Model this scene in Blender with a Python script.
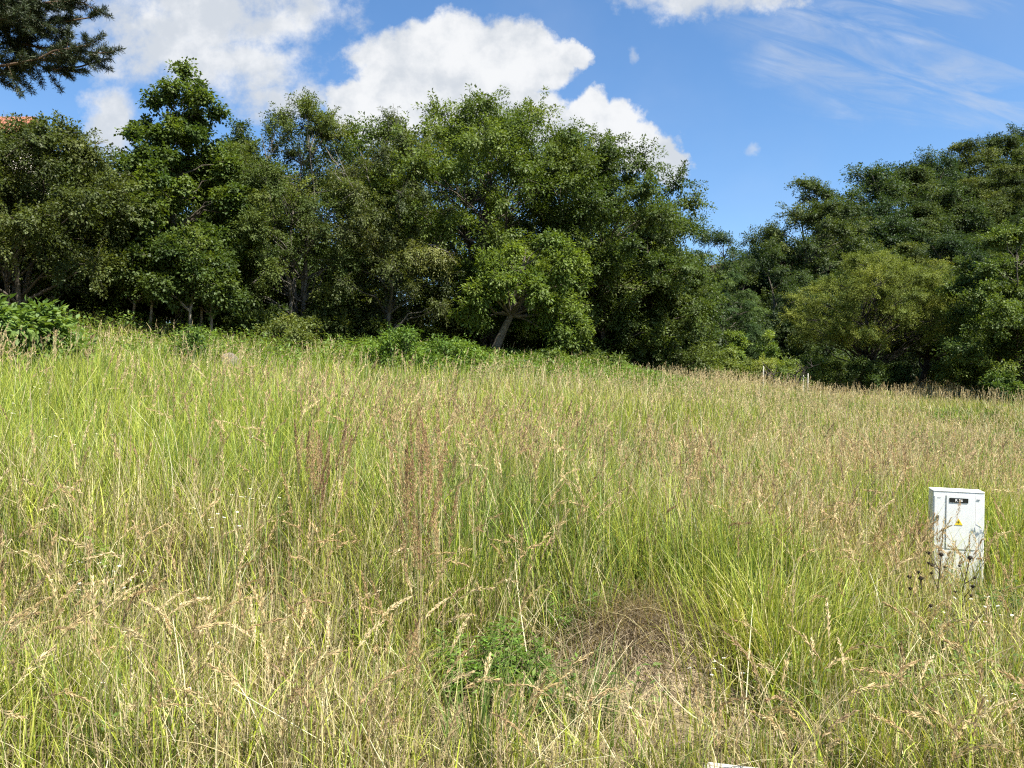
import bpy, math, random
import numpy as np
from mathutils import Vector

# ------------------------------------------------------------------ clear
for o in list(bpy.data.objects):
    bpy.data.objects.remove(o)
scene = bpy.context.scene
COL = scene.collection

# ------------------------------------------------------------------ camera
EYE = 1.6
F_PX = 769.0
cam_d = bpy.data.cameras.new('camera')
cam_d.sensor_width = 36.0
cam_d.lens = 36.0 * F_PX / 1024.0
cam_d.clip_start = 0.05
cam_d.clip_end = 3000.0
cam = bpy.data.objects.new('camera', cam_d)
COL.objects.link(cam)
cam.location = (0, 0, EYE)
PITCH = math.atan((400 - 384) / F_PX)          # horizon at row 400
cam.rotation_euler = (math.pi / 2 + PITCH, 0, 0)
scene.camera = cam

# ------------------------------------------------------------------ sun, sky, exposure
SUN_EL, SUN_AZ = math.radians(57), math.radians(132)   # azimuth clockwise from +Y
SUN_STRENGTH = 5.0
SKY_STRENGTH = 0.078
S = Vector((math.sin(SUN_AZ) * math.cos(SUN_EL), math.cos(SUN_AZ) * math.cos(SUN_EL), math.sin(SUN_EL)))
sun_d = bpy.data.lights.new('sun', 'SUN')
sun_d.energy = SUN_STRENGTH
sun_d.angle = math.radians(0.53)
sun_d.color = (1.0, 0.95, 0.86)
sun = bpy.data.objects.new('sun', sun_d)
COL.objects.link(sun)
sun.rotation_euler = S.to_track_quat('Z', 'Y').to_euler()
sun.location = (20, -20, 40)

scene.view_settings.view_transform = 'Standard'
scene.view_settings.look = 'None'
scene.view_settings.exposure = 1.42
scene.view_settings.gamma = 1.0
scene.view_settings.use_curve_mapping = False
cy = scene.cycles
cy.max_bounces = 5
cy.diffuse_bounces = 2
cy.glossy_bounces = 1
cy.transmission_bounces = 3
cy.transparent_max_bounces = 4
cy.caustics_reflective = False
cy.caustics_refractive = False
cy.use_adaptive_sampling = True
cy.adaptive_threshold = 0.015
cy.use_denoising = False
cy.pixel_filter_type = 'BLACKMAN_HARRIS'
cy.filter_width = 1.2


class NX:
    """tiny expression helper for shader nodes"""
    def __init__(self, nt):
        self.nt = nt

    def new(self, t, **kw):
        n = self.nt.nodes.new(t)
        for k, v in kw.items():
            setattr(n, k, v)
        return n

    def link(self, a, b):
        if isinstance(a, (int, float, tuple, list)):
            b.default_value = a
        else:
            self.nt.links.new(a, b)

    def m(self, op, a, b=0.0, c=None, clamp=False):
        n = self.new('ShaderNodeMath', operation=op)
        n.use_clamp = clamp
        self.link(a, n.inputs[0])
        self.link(b, n.inputs[1])
        if c is not None:
            self.link(c, n.inputs[2])
        return n.outputs[0]

    def smooth(self, x, lo, hi, a=0.0, b=1.0):
        n = self.new('ShaderNodeMapRange', interpolation_type='SMOOTHSTEP')
        self.link(x, n.inputs['Value'])
        self.link(lo, n.inputs['From Min'])
        self.link(hi, n.inputs['From Max'])
        n.inputs['To Min'].default_value = a
        n.inputs['To Max'].default_value = b
        return n.outputs['Result']

    def xyz(self, x, y, z):
        n = self.new('ShaderNodeCombineXYZ')
        self.link(x, n.inputs[0]); self.link(y, n.inputs[1]); self.link(z, n.inputs[2])
        return n.outputs[0]

    def noise(self, vec, scale, detail=4, rough=0.55, dist=0.0):
        n = self.new('ShaderNodeTexNoise')
        self.link(vec, n.inputs['Vector'])
        n.inputs['Scale'].default_value = scale
        n.inputs['Detail'].default_value = detail
        n.inputs['Roughness'].default_value = rough
        n.inputs['Distortion'].default_value = dist
        return n.outputs[0]

    def mix(self, f, a, b):
        n = self.new('ShaderNodeMix', data_type='RGBA')
        self.link(f, n.inputs[0])
        self.link(a, n.inputs[6]); self.link(b, n.inputs[7])
        return n.outputs[2]


world = bpy.data.worlds.new('World')
scene.world = world
world.use_nodes = True
wt = world.node_tree
wt.nodes.clear()
w = NX(wt)
sky = w.new('ShaderNodeTexSky', sky_type='NISHITA')
sky.sun_disc = False
sky.sun_elevation = SUN_EL
sky.sun_rotation = SUN_AZ
sky.altitude = 200
sky.air_density = 1.0
sky.dust_density = 0.4
sky.ozone_density = 3.0
tc = w.new('ShaderNodeTexCoord')
sep = w.new('ShaderNodeSeparateXYZ')
w.link(tc.outputs['Generated'], sep.inputs[0])
yy = w.m('MAXIMUM', sep.outputs[1], 0.03)
U = w.m('DIVIDE', sep.outputs[0], yy)
V = w.m('DIVIDE', sep.outputs[2], yy)
P0 = w.xyz(U, V, 0.0)
wn = w.m('SUBTRACT', w.noise(P0, 9.0, 6, 0.6), 0.5)
wn2 = w.m('SUBTRACT', w.noise(w.xyz(V, U, 3.7), 9.0, 6, 0.6), 0.5)
Uw = w.m('ADD', U, w.m('MULTIPLY', wn, 0.11))
Vw = w.m('ADD', V, w.m('MULTIPLY', wn2, 0.09))


def blob_max(blobs, uu, vv):
    out = None
    for px, py, rx, ry in blobs:
        cu, cv, ru, rv = (px - 512) / F_PX, (400 - py) / F_PX, rx / F_PX, ry / F_PX
        a = w.m('DIVIDE', w.m('SUBTRACT', uu, cu), ru)
        b = w.m('DIVIDE', w.m('SUBTRACT', vv, cv), rv)
        r = w.m('SQRT', w.m('ADD', w.m('MULTIPLY', a, a), w.m('MULTIPLY', b, b)))
        f = w.m('SUBTRACT', 1.0, r)
        out = f if out is None else w.m('MAXIMUM', out, f)
    return out


fb = w.m('SUBTRACT', w.noise(P0, 16.0, 12, 0.63), 0.5)
puff = blob_max([(455, 62, 118, 62), (412, 95, 78, 54), (368, 108, 52, 40), (532, 55, 50, 38), (572, 50, 30, 22), (585, 108, 36, 26),
                 (618, 124, 40, 30), (650, 144, 38, 28), (670, 160, 26, 22), (480, 110, 120, 42)], Uw, Vw)
a_puff = w.m('MULTIPLY', w.smooth(w.m('ADD', puff, w.m('MULTIPLY', fb, 1.0)), 0.0, 0.30), 0.97)
soft = blob_max([(112, 125, 48, 46), (205, 10, 180, 75), (240, 60, 92, 52), (160, 50, 90, 45), (285, 105, 55, 26), (60, -40, 140, 60),
                 (700, -14, 110, 30), (790, -14, 45, 26), (190, -160, 340, 150), (700, -230, 240, 90)], Uw, Vw)
a_soft = w.m('MULTIPLY', w.smooth(w.m('ADD', soft, w.m('MULTIPLY', fb, 1.9)), 0.0, 0.75), 0.94)
tiny = blob_max([(753, 156, 12, 9), (636, 50, 9, 13)], Uw, Vw)
a_tiny = w.m('MULTIPLY', w.smooth(w.m('ADD', tiny, w.m('MULTIPLY', fb, 1.5)), 0.1, 1.0), 0.45)
# streaky high cloud
ca, sa = math.cos(math.radians(-14)), math.sin(math.radians(-14))
us = w.m('ADD', w.m('MULTIPLY', U, ca), w.m('MULTIPLY', V, sa))
vs = w.m('SUBTRACT', w.m('MULTIPLY', V, ca), w.m('MULTIPLY', U, sa))
streak = w.noise(w.xyz(w.m('MULTIPLY', us, 2.2), w.m('MULTIPLY', vs, 11.0), 1.3), 2.2, 8, 0.62, 0.9)
cmask = blob_max([(930, 80, 190, 55), (1000, 105, 160, 40), (820, 55, 110, 42), (880, 10, 200, 60)], Uw, Vw)
a_cir = w.m('MULTIPLY', w.m('MULTIPLY', w.smooth(streak, 0.36, 0.72), w.smooth(cmask, 0.0, 0.7)), 0.42)
a_haze = w.m('MULTIPLY', w.smooth(w.noise(P0, 3.0, 5, 0.55), 0.4, 0.8), 0.10)
front = w.smooth(sep.outputs[1], 0.02, 0.15)
# cloud elsewhere in the sky, behind and above
oth = w.smooth(w.noise(tc.outputs['Generated'], 2.6, 8, 0.58), 0.55, 0.68)
a_all = w.m('MAXIMUM', w.m('MAXIMUM', a_puff, a_soft), w.m('MAXIMUM', a_tiny, w.m('MAXIMUM', a_cir, a_haze)))
inv = w.m('SUBTRACT', 1.0, front)
alpha = w.m('ADD', w.m('MULTIPLY', a_all, front), w.m('MULTIPLY', w.m('MULTIPLY', oth, inv), 0.8), clamp=True)
shade = w.smooth(w.m('ADD', w.noise(P0, 11.0, 9, 0.6), w.m('MULTIPLY', puff, 0.05)), 0.36, 0.60)
cloud_col = w.mix(shade, (3.3, 3.5, 3.75, 1), (4.55, 4.6, 4.65, 1))
hs = w.new('ShaderNodeHueSaturation')
hs.inputs['Saturation'].default_value = 1.16
hs.inputs['Value'].default_value = 1.0
w.link(sky.outputs[0], hs.inputs['Color'])
skycol = w.mix(alpha, hs.outputs[0], cloud_col)
bg = w.new('ShaderNodeBackground')
w.link(skycol, bg.inputs['Color'])
bg.inputs['Strength'].default_value = SKY_STRENGTH
wo = w.new('ShaderNodeOutputWorld')
w.link(bg.outputs[0], wo.inputs['Surface'])

# ------------------------------------------------------------------ helpers
RNG = np.random.default_rng(11)


def lattice(seed):
    return np.random.default_rng(seed).random((256, 256))


_L = [lattice(s) for s in range(6)]


def vnoise(x, y, scale=1.0, k=0):
    x = np.asarray(x, float) * scale + 57.3 * (k + 1)
    y = np.asarray(y, float) * scale + 31.7 * (k + 1)
    xi, yi = np.floor(x).astype(int), np.floor(y).astype(int)
    fx, fy = x - xi, y - yi
    fx = fx * fx * (3 - 2 * fx); fy = fy * fy * (3 - 2 * fy)
    L = _L[k % 6]
    a, b = L[xi & 255, yi & 255], L[(xi + 1) & 255, yi & 255]
    c, d = L[xi & 255, (yi + 1) & 255], L[(xi + 1) & 255, (yi + 1) & 255]
    return (a * (1 - fx) + b * fx) * (1 - fy) + (c * (1 - fx) + d * fx) * fy


def sstep(x, a, b):
    t = np.clip((x - a) / (b - a), 0, 1)
    return t * t * (3 - 2 * t)


def terrain(x, y):
    x = np.asarray(x, float); y = np.asarray(y, float)
    rise = 0.085 * (np.clip(y, 5.2, 13) - 5) + 0.15 * (np.clip(y, 13, 24) - 13) + 0.06 * (np.clip(y, 24, 44) - 24) + 0.025 * np.clip(y - 44, 0, 60)
    xc = np.clip(x, -22, 12.5)
    plane = 0.30 + rise - np.where(xc > 0, 0.135, 0.082) * xc
    plane += 0.12 * (vnoise(x, y, 0.35, 0) - 0.5) + 0.06 * (vnoise(x, y, 1.1, 1) - 0.5)
    bank = sstep(y, 3.85 + 0.25 * np.sin(x * 1.3), 5.35 + 0.3 * np.sin(x * 0.9 + 1))
    low = -0.02 + 0.05 * (vnoise(x, y, 1.4, 2) - 0.5)
    z = low * (1 - bank) + plane * bank
    # hump of the slipped bank
    z += 0.14 * np.exp(-(((x - 0.9) / 0.45) ** 2 + ((y - 4.75) / 0.4) ** 2))
    # left bank of loose earth below the trees
    z += 0.45 * np.exp(-((x + 13.0) / 3.6) ** 2) * sstep(y, 17.5, 20.5)
    # wooded hill on the right
    s = 0.62 * x + 0.78 * y
    z += 0.36 * np.clip(s - 58, 0, 60) * sstep(x, 2, 22)
    # road the camera stands on
    z = np.where(y < 3.1, -0.16, z)
    return z


def tz(x, y):
    return float(terrain(np.array([x]), np.array([y]))[0])


def at(px, Y):
    return (px - 512) / F_PX * Y


def ztop(py, Y):
    return EYE + (400 - py) / F_PX * Y


def field_edge(x):
    return 21.3 + (x + 16) * 0.37


def tag(o, label=None, cat=None, group=None, kind=None):
    if label: o['label'] = label
    if cat: o['category'] = cat
    if group: o['group'] = group
    if kind: o['kind'] = kind
    return o


def empty(name, loc, label=None, cat=None, group=None, kind=None):
    o = bpy.data.objects.new(name, None)
    o.empty_display_size = 0.2
    COL.objects.link(o)
    o.location = loc
    return tag(o, label, cat, group, kind)


class MB:
    """collects quads (and per-vertex albedo) and links them as one mesh object"""
    def __init__(self):
        self.v, self.f, self.c, self.n = [], [], [], 0

    def add(self, v, f, c):
        v = np.asarray(v, float).reshape(-1, 3)
        f = np.asarray(f, int).reshape(-1, 4)
        c = np.asarray(c, float)
        if c.ndim == 1:
            c = np.broadcast_to(c, (len(v), 3))
        self.v.append(v); self.f.append(f + self.n); self.c.append(c.reshape(-1, 3))
        self.n += len(v)

    def tube(self, pts, radii, col, n=6, cap=True):
        pts = np.asarray(pts, float); radii = np.asarray(radii, float)
        k = len(pts)
        t = np.gradient(pts, axis=0)
        t /= np.linalg.norm(t, axis=1, keepdims=True) + 1e-9
        ref = np.array([1.0, 0.13, 0.21]) if abs(t[:, 0]).mean() < 0.8 else np.array([0.1, 1.0, 0.2])
        a = np.cross(t, ref); a /= np.linalg.norm(a, axis=1, keepdims=True) + 1e-9
        b = np.cross(t, a)
        ang = np.linspace(0, 2 * np.pi, n, endpoint=False)
        ring = a[:, None] * np.cos(ang)[None, :, None] + b[:, None] * np.sin(ang)[None, :, None]
        v = pts[:, None] + ring * radii[:, None, None]
        i = np.arange(k - 1)[:, None] * n; j = np.arange(n)[None]
        j2 = (j + 1) % n
        f = np.stack([i + j, i + j2, i + n + j2, i + n + j], -1)
        self.add(v, f, col)

    def box(self, x0, x1, y0, y1, z0, z1, col):
        v = [(x0, y0, z0), (x1, y0, z0), (x1, y1, z0), (x0, y1, z0), (x0, y0, z1), (x1, y0, z1), (x1, y1, z1), (x0, y1, z1)]
        f = [(0, 3, 2, 1), (4, 5, 6, 7), (0, 1, 5, 4), (1, 2, 6, 5), (2, 3, 7, 6), (3, 0, 4, 7)]
        self.add(v, f, col)

    def mesh(self, name, mat, smooth=False):
        v = np.concatenate(self.v) if self.v else np.zeros((0, 3))
        f = np.concatenate(self.f) if self.f else np.zeros((0, 4), int)
        c = np.concatenate(self.c)
        me = bpy.data.meshes.new(name)
        me.vertices.add(len(v)); me.vertices.foreach_set('co', v.astype(np.float32).ravel())
        me.loops.add(len(f) * 4); me.loops.foreach_set('vertex_index', f.astype(np.int32).ravel())
        me.polygons.add(len(f))
        me.polygons.foreach_set('loop_start', (np.arange(len(f)) * 4).astype(np.int32))
        if smooth:
            me.polygons.foreach_set('use_smooth', np.ones(len(f), bool))
        ca_ = me.color_attributes.new('col', 'FLOAT_COLOR', 'POINT')
        ca_.data.foreach_set('color', np.concatenate([c, np.ones((len(c), 1))], 1).astype(np.float32).ravel())
        me.update(calc_edges=True)
        me.materials.append(mat)
        return me

    def build(self, name, mat, parent=None, smooth=False):
        o = bpy.data.objects.new(name, self.mesh(name, mat, smooth))
        COL.objects.link(o)
        if parent is not None:
            o.parent = parent
        return o


def copy_thing(root):
    c = root.copy(); COL.objects.link(c)
    for ch in root.children:
        d = ch.copy(); COL.objects.link(d); d.parent = c
        for g in ch.children:
            e = g.copy(); COL.objects.link(e); e.parent = d
    return c


# ------------------------------------------------------------------ materials
def mat_new(name):
    m = bpy.data.materials.new(name)
    m.use_nodes = True
    m.node_tree.nodes.clear()
    return m, NX(m.node_tree)


def mat_leaf(name, trans=0.3, rough=0.5, spec=0.35, tcol=(1.25, 1.25, 0.5)):
    m, x = mat_new(name)
    a = x.new('ShaderNodeAttribute', attribute_name='col')
    p = x.new('ShaderNodeBsdfPrincipled')
    x.link(a.outputs['Color'], p.inputs['Base Color'])
    p.inputs['Roughness'].default_value = rough
    p.inputs['Specular IOR Level'].default_value = spec
    tr = x.new('ShaderNodeBsdfTranslucent')
    mul = x.new('ShaderNodeMix', data_type='RGBA', blend_type='MULTIPLY')
    mul.inputs[0].default_value = 1.0
    x.link(a.outputs['Color'], mul.inputs[6])
    mul.inputs[7].default_value = (*tcol, 1)
    x.link(mul.outputs[2], tr.inputs['Color'])
    ms = x.new('ShaderNodeMixShader'); ms.inputs[0].default_value = trans
    x.link(p.outputs[0], ms.inputs[1]); x.link(tr.outputs[0], ms.inputs[2])
    out = x.new('ShaderNodeOutputMaterial'); x.link(ms.outputs[0], out.inputs[0])
    return m


def mat_rough(name, noise_scale=8.0, lo=0.6, hi=1.25, rough=0.9, bump=0.3):
    m, x = mat_new(name)
    a = x.new('ShaderNodeAttribute', attribute_name='col')
    t = x.new('ShaderNodeTexCoord')
    n = x.noise(t.outputs['Object'], noise_scale, 6, 0.65)
    k = x.smooth(n, 0.3, 0.7, lo, hi)
    vm = x.new('ShaderNodeVectorMath', operation='SCALE')
    x.link(a.outputs['Color'], vm.inputs[0]); x.link(k, vm.inputs['Scale'])
    p = x.new('ShaderNodeBsdfPrincipled')
    x.link(vm.outputs[0], p.inputs['Base Color'])
    p.inputs['Roughness'].default_value = rough
    p.inputs['Specular IOR Level'].default_value = 0.2
    b = x.new('ShaderNodeBump'); b.inputs['Strength'].default_value = bump; b.inputs['Distance'].default_value = 0.02
    x.link(n, b.inputs['Height']); x.link(b.outputs[0], p.inputs['Normal'])
    out = x.new('ShaderNodeOutputMaterial'); x.link(p.outputs[0], out.inputs[0])
    return m


def mat_plain(name, col, rough=0.5, spec=0.5, dirt=0.0, dirt_col=(0.3, 0.27, 0.2)):
    m, x = mat_new(name)
    t = x.new('ShaderNodeTexCoord')
    n = x.noise(t.outputs['Object'], 6.0, 7, 0.7)
    c = x.mix(x.smooth(n, 0.45, 0.8, 0.0, dirt), (*col, 1), (*dirt_col, 1))
    p = x.new('ShaderNodeBsdfPrincipled')
    x.link(c, p.inputs['Base Color'])
    p.inputs['Roughness'].default_value = rough
    p.inputs['Specular IOR Level'].default_value = spec
    out = x.new('ShaderNodeOutputMaterial'); x.link(p.outputs[0], out.inputs[0])
    return m


M_LEAF = mat_leaf('leaf', 0.36, 0.55, 0.28)
M_SOFT = mat_leaf('soft_leaf', 0.30, 0.65, 0.2)
M_NEEDLE = mat_leaf('needle', 0.12, 0.5, 0.3)
M_GRASS = mat_leaf('grass_blade', 0.34, 0.5, 0.3, (1.15, 1.1, 0.6))
M_SEED = mat_leaf('seed_head', 0.30, 0.7, 0.15, (1.1, 1.0, 0.8))
M_BARK = mat_rough('bark', 14.0, 0.55, 1.35, 0.95, 0.6)

# ------------------------------------------------------------------ ground
m_ground, x = mat_new('soil')
tcg = x.new('ShaderNodeTexCoord')
n1 = x.noise(tcg.outputs['Object'], 1.3, 6, 0.6)
n2 = x.noise(tcg.outputs['Object'], 19.0, 8, 0.7)
n3 = x.noise(tcg.outputs['Object'], 0.5, 4, 0.5)
c1 = x.mix(x.smooth(n2, 0.35, 0.65), (0.10, 0.07, 0.042, 1), (0.27, 0.205, 0.13, 1))
c2 = x.mix(x.smooth(n1, 0.42, 0.62), c1, (0.16, 0.145, 0.065, 1))
c3 = x.mix(x.smooth(n3, 0.5, 0.7, 0, 0.6), c2, (0.07, 0.09, 0.03, 1))
att = x.new('ShaderNodeAttribute', attribute_name='col')
sc_ = x.new('ShaderNodeSeparateColor'); x.link(att.outputs['Color'], sc_.inputs[0])
c4 = x.mix(sc_.outputs[0], c3, x.mix(x.smooth(n2, 0.35, 0.68), (0.13, 0.095, 0.06, 1), (0.44, 0.35, 0.23, 1)))   # pale sandy earth
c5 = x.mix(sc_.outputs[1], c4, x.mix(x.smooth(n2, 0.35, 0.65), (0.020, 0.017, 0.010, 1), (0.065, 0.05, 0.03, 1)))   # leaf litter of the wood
pg = x.new('ShaderNodeBsdfPrincipled'); x.link(c5, pg.inputs['Base Color']); pg.inputs['Roughness'].default_value = 1.0
pg.inputs['Specular IOR Level'].default_value = 0.1
bp = x.new('ShaderNodeBump'); bp.inputs['Strength'].default_value = 0.7; bp.inputs['Distance'].default_value = 0.04
x.link(n2, bp.inputs['Height']); x.link(bp.outputs[0], pg.inputs['Normal'])
og = x.new('ShaderNodeOutputMaterial'); x.link(pg.outputs[0], og.inputs[0])


def axis(fine0, fine1, step, far0, far1):
    a = np.arange(fine0, fine1, step)
    lo, hi = [], []
    s, p = step, fine0
    while p > far0:
        s *= 1.25; p -= s; lo.append(p)
    s, p = step, a[-1]
    while p < far1:
        s *= 1.25; p += s; hi.append(p)
    return np.array(lo[::-1] + list(a) + hi)


gx = axis(-9, 9, 0.12, -600, 600)
gy = axis(2.0, 10, 0.10, -300, 900)
GX, GY = np.meshgrid(gx, gy)


def bare_patch(x, y):
    """pale earth where the bank has slipped, and the earth bank below the trees on the left"""
    a = np.exp(-(((x - 0.92) / 0.42) ** 2 + ((y - 4.5) / 0.52) ** 2))
    b = np.exp(-(((x + 11.7) / 2.6) ** 2 + ((y - 20.4) / 0.9) ** 2))
    return a, b


GZ = terrain(GX, GY)
_a, _b = bare_patch(GX, GY)
GZ = GZ + 0.03 * (vnoise(GX, GY, 6.0, 3) - 0.5) * (np.abs(GX) < 10) * (GY > 3.2)
gi = np.arange(len(gy) - 1)[:, None] * len(gx) + np.arange(len(gx) - 1)[None]
gf = np.stack([gi, gi + 1, gi + len(gx) + 1, gi + len(gx)], -1)
gb = MB()
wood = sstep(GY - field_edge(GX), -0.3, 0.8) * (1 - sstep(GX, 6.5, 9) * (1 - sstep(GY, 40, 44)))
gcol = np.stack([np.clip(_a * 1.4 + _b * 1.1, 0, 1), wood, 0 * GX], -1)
gb.add(np.stack([GX, GY, GZ], -1), gf, gcol.reshape(-1, 3))
tag(gb.build('ground', m_ground, smooth=True), 'rising ground of brown soil and dead thatch under the meadow', 'ground', kind='structure')

# road with a kerb at the camera's feet
m_road, x = mat_new('asphalt')
t_ = x.new('ShaderNodeTexCoord')
n_ = x.noise(t_.outputs['Object'], 90.0, 4, 0.7)
p_ = x.new('ShaderNodeBsdfPrincipled'); p_.inputs['Roughness'].default_value = 0.9
x.link(x.mix(n_, (0.03, 0.03, 0.032, 1), (0.075, 0.073, 0.07, 1)), p_.inputs['Base Color'])
o_ = x.new('ShaderNodeOutputMaterial'); x.link(p_.outputs[0], o_.inputs[0])
rb = MB()
rb.add([(-60, -4.0, -0.12), (60, -4.0, -0.12), (60, 3.02, -0.12), (-60, 3.02, -0.12)], [(0, 1, 2, 3)], (0.05, 0.05, 0.05))
tag(rb.build('road', m_road), 'grey asphalt road along the foot of the grassy bank', 'road', kind='structure')

# ------------------------------------------------------------------ tree builder
def leaf_quads(mb, pos, axis_, normal, length, width, col):
    """one folded leaf per row"""
    axis_ = axis_ / (np.linalg.norm(axis_, axis=1, keepdims=True) + 1e-9)
    side = np.cross(axis_, normal)
    side /= np.linalg.norm(side, axis=1, keepdims=True) + 1e-9
    nrm = np.cross(side, axis_)
    L = length[:, None]; W = width[:, None]
    base = pos
    tip = pos + axis_ * L - nrm * L * 0.10
    mid = pos + axis_ * L * 0.45
    l = mid + side * W * 0.5 + nrm * W * 0.14
    r = mid - side * W * 0.5 + nrm * W * 0.14
    v = np.stack([base, r, tip, l], 1)
    f = np.arange(len(pos) * 4).reshape(-1, 4)
    mb.add(v, f, np.repeat(col, 4, 0))


def unit(rng, n):
    v = rng.normal(size=(n, 3))
    return v / np.linalg.norm(v, axis=1, keepdims=True)


def clump_leaves(mb, rng, centers, radii, n_leaves, leaf, lw, col, colvar=0.25, hue=0.07, droop=0.25, flat=0.75,
                 up=0.9, twigs=26, tw_list=None):
    """leaves strung along twigs that fan out of each clump centre"""
    centers = np.asarray(centers, float); radii = np.asarray(radii, float)
    nc = len(centers)
    # twigs
    nt = nc * twigs
    ci = np.repeat(np.arange(nc), twigs)
    d = unit(rng, nt)
    d[:, 2] = d[:, 2] * flat + 0.12
    tl = radii[ci] * rng.uniform(0.55, 1.2, nt)
    tcol = rng.normal(0, 1, nt)
    ccol = rng.normal(0, 1, nc)
    if tw_list is not None:
        tw_list.append((centers[ci], centers[ci] + d * tl[:, None] * 0.9))
    wgt = tl / tl.sum()
    ti = rng.choice(nt, n_leaves, p=wgt)
    t = rng.random(n_leaves) ** 0.7
    pos = centers[ci[ti]] + d[ti] * (tl[ti] * t)[:, None]
    pos[:, 2] -= droop * tl[ti] * t * t * 0.7
    r = unit(rng, n_leaves)
    pos += r * (leaf * 0.9)
    ax = d[ti] * 0.6 + r * 0.9
    ax[:, 2] -= droop
    nrm = unit(rng, n_leaves) * 0.55 + d[ti] * 0.55
    nrm[:, 2] += up * 0.85
    ln = leaf * rng.uniform(0.65, 1.25, n_leaves)
    base = np.asarray(col, float) * np.array([1.24, 1.16, 1.05])
    k = np.exp(colvar * (0.30 * rng.normal(0, 1, n_leaves) + 0.40 * tcol[ti] + 0.60 * ccol[ci[ti]]))
    h = hue * (0.45 * rng.normal(0, 1, n_leaves) + 0.8 * ccol[ci[ti]])
    c = base[None] * k[:, None]
    c[:, 0] *= np.exp(h); c[:, 2] *= np.exp(-h * 0.5)
    leaf_quads(mb, pos, ax, nrm, ln, ln * lw, np.clip(c, 0.004, 0.7))


def limb(mb, rng, p0, p1, r0, r1, col, k=6, sag=0.12, wob=0.06, n=6):
    p0 = np.asarray(p0, float); p1 = np.asarray(p1, float)
    t = np.linspace(0, 1, k)[:, None]
    pts = p0 + (p1 - p0) * t
    ln = np.linalg.norm(p1 - p0)
    pts[:, 2] += (np.sin(np.pi * t[:, 0]) * sag * ln)
    w_ = rng.normal(0, wob * ln, (k, 3)); w_[0] = 0; w_[-1] *= 0.3
    pts += w_ * np.sin(np.pi * np.clip(t, 0.02, 1)) * 0.6
    mb.tube(pts, np.linspace(r0, r1, k), col, n)
    return pts


def prof(profile, h):
    hs_, rs_ = zip(*profile)
    return np.interp(h, hs_, rs_)


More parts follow.
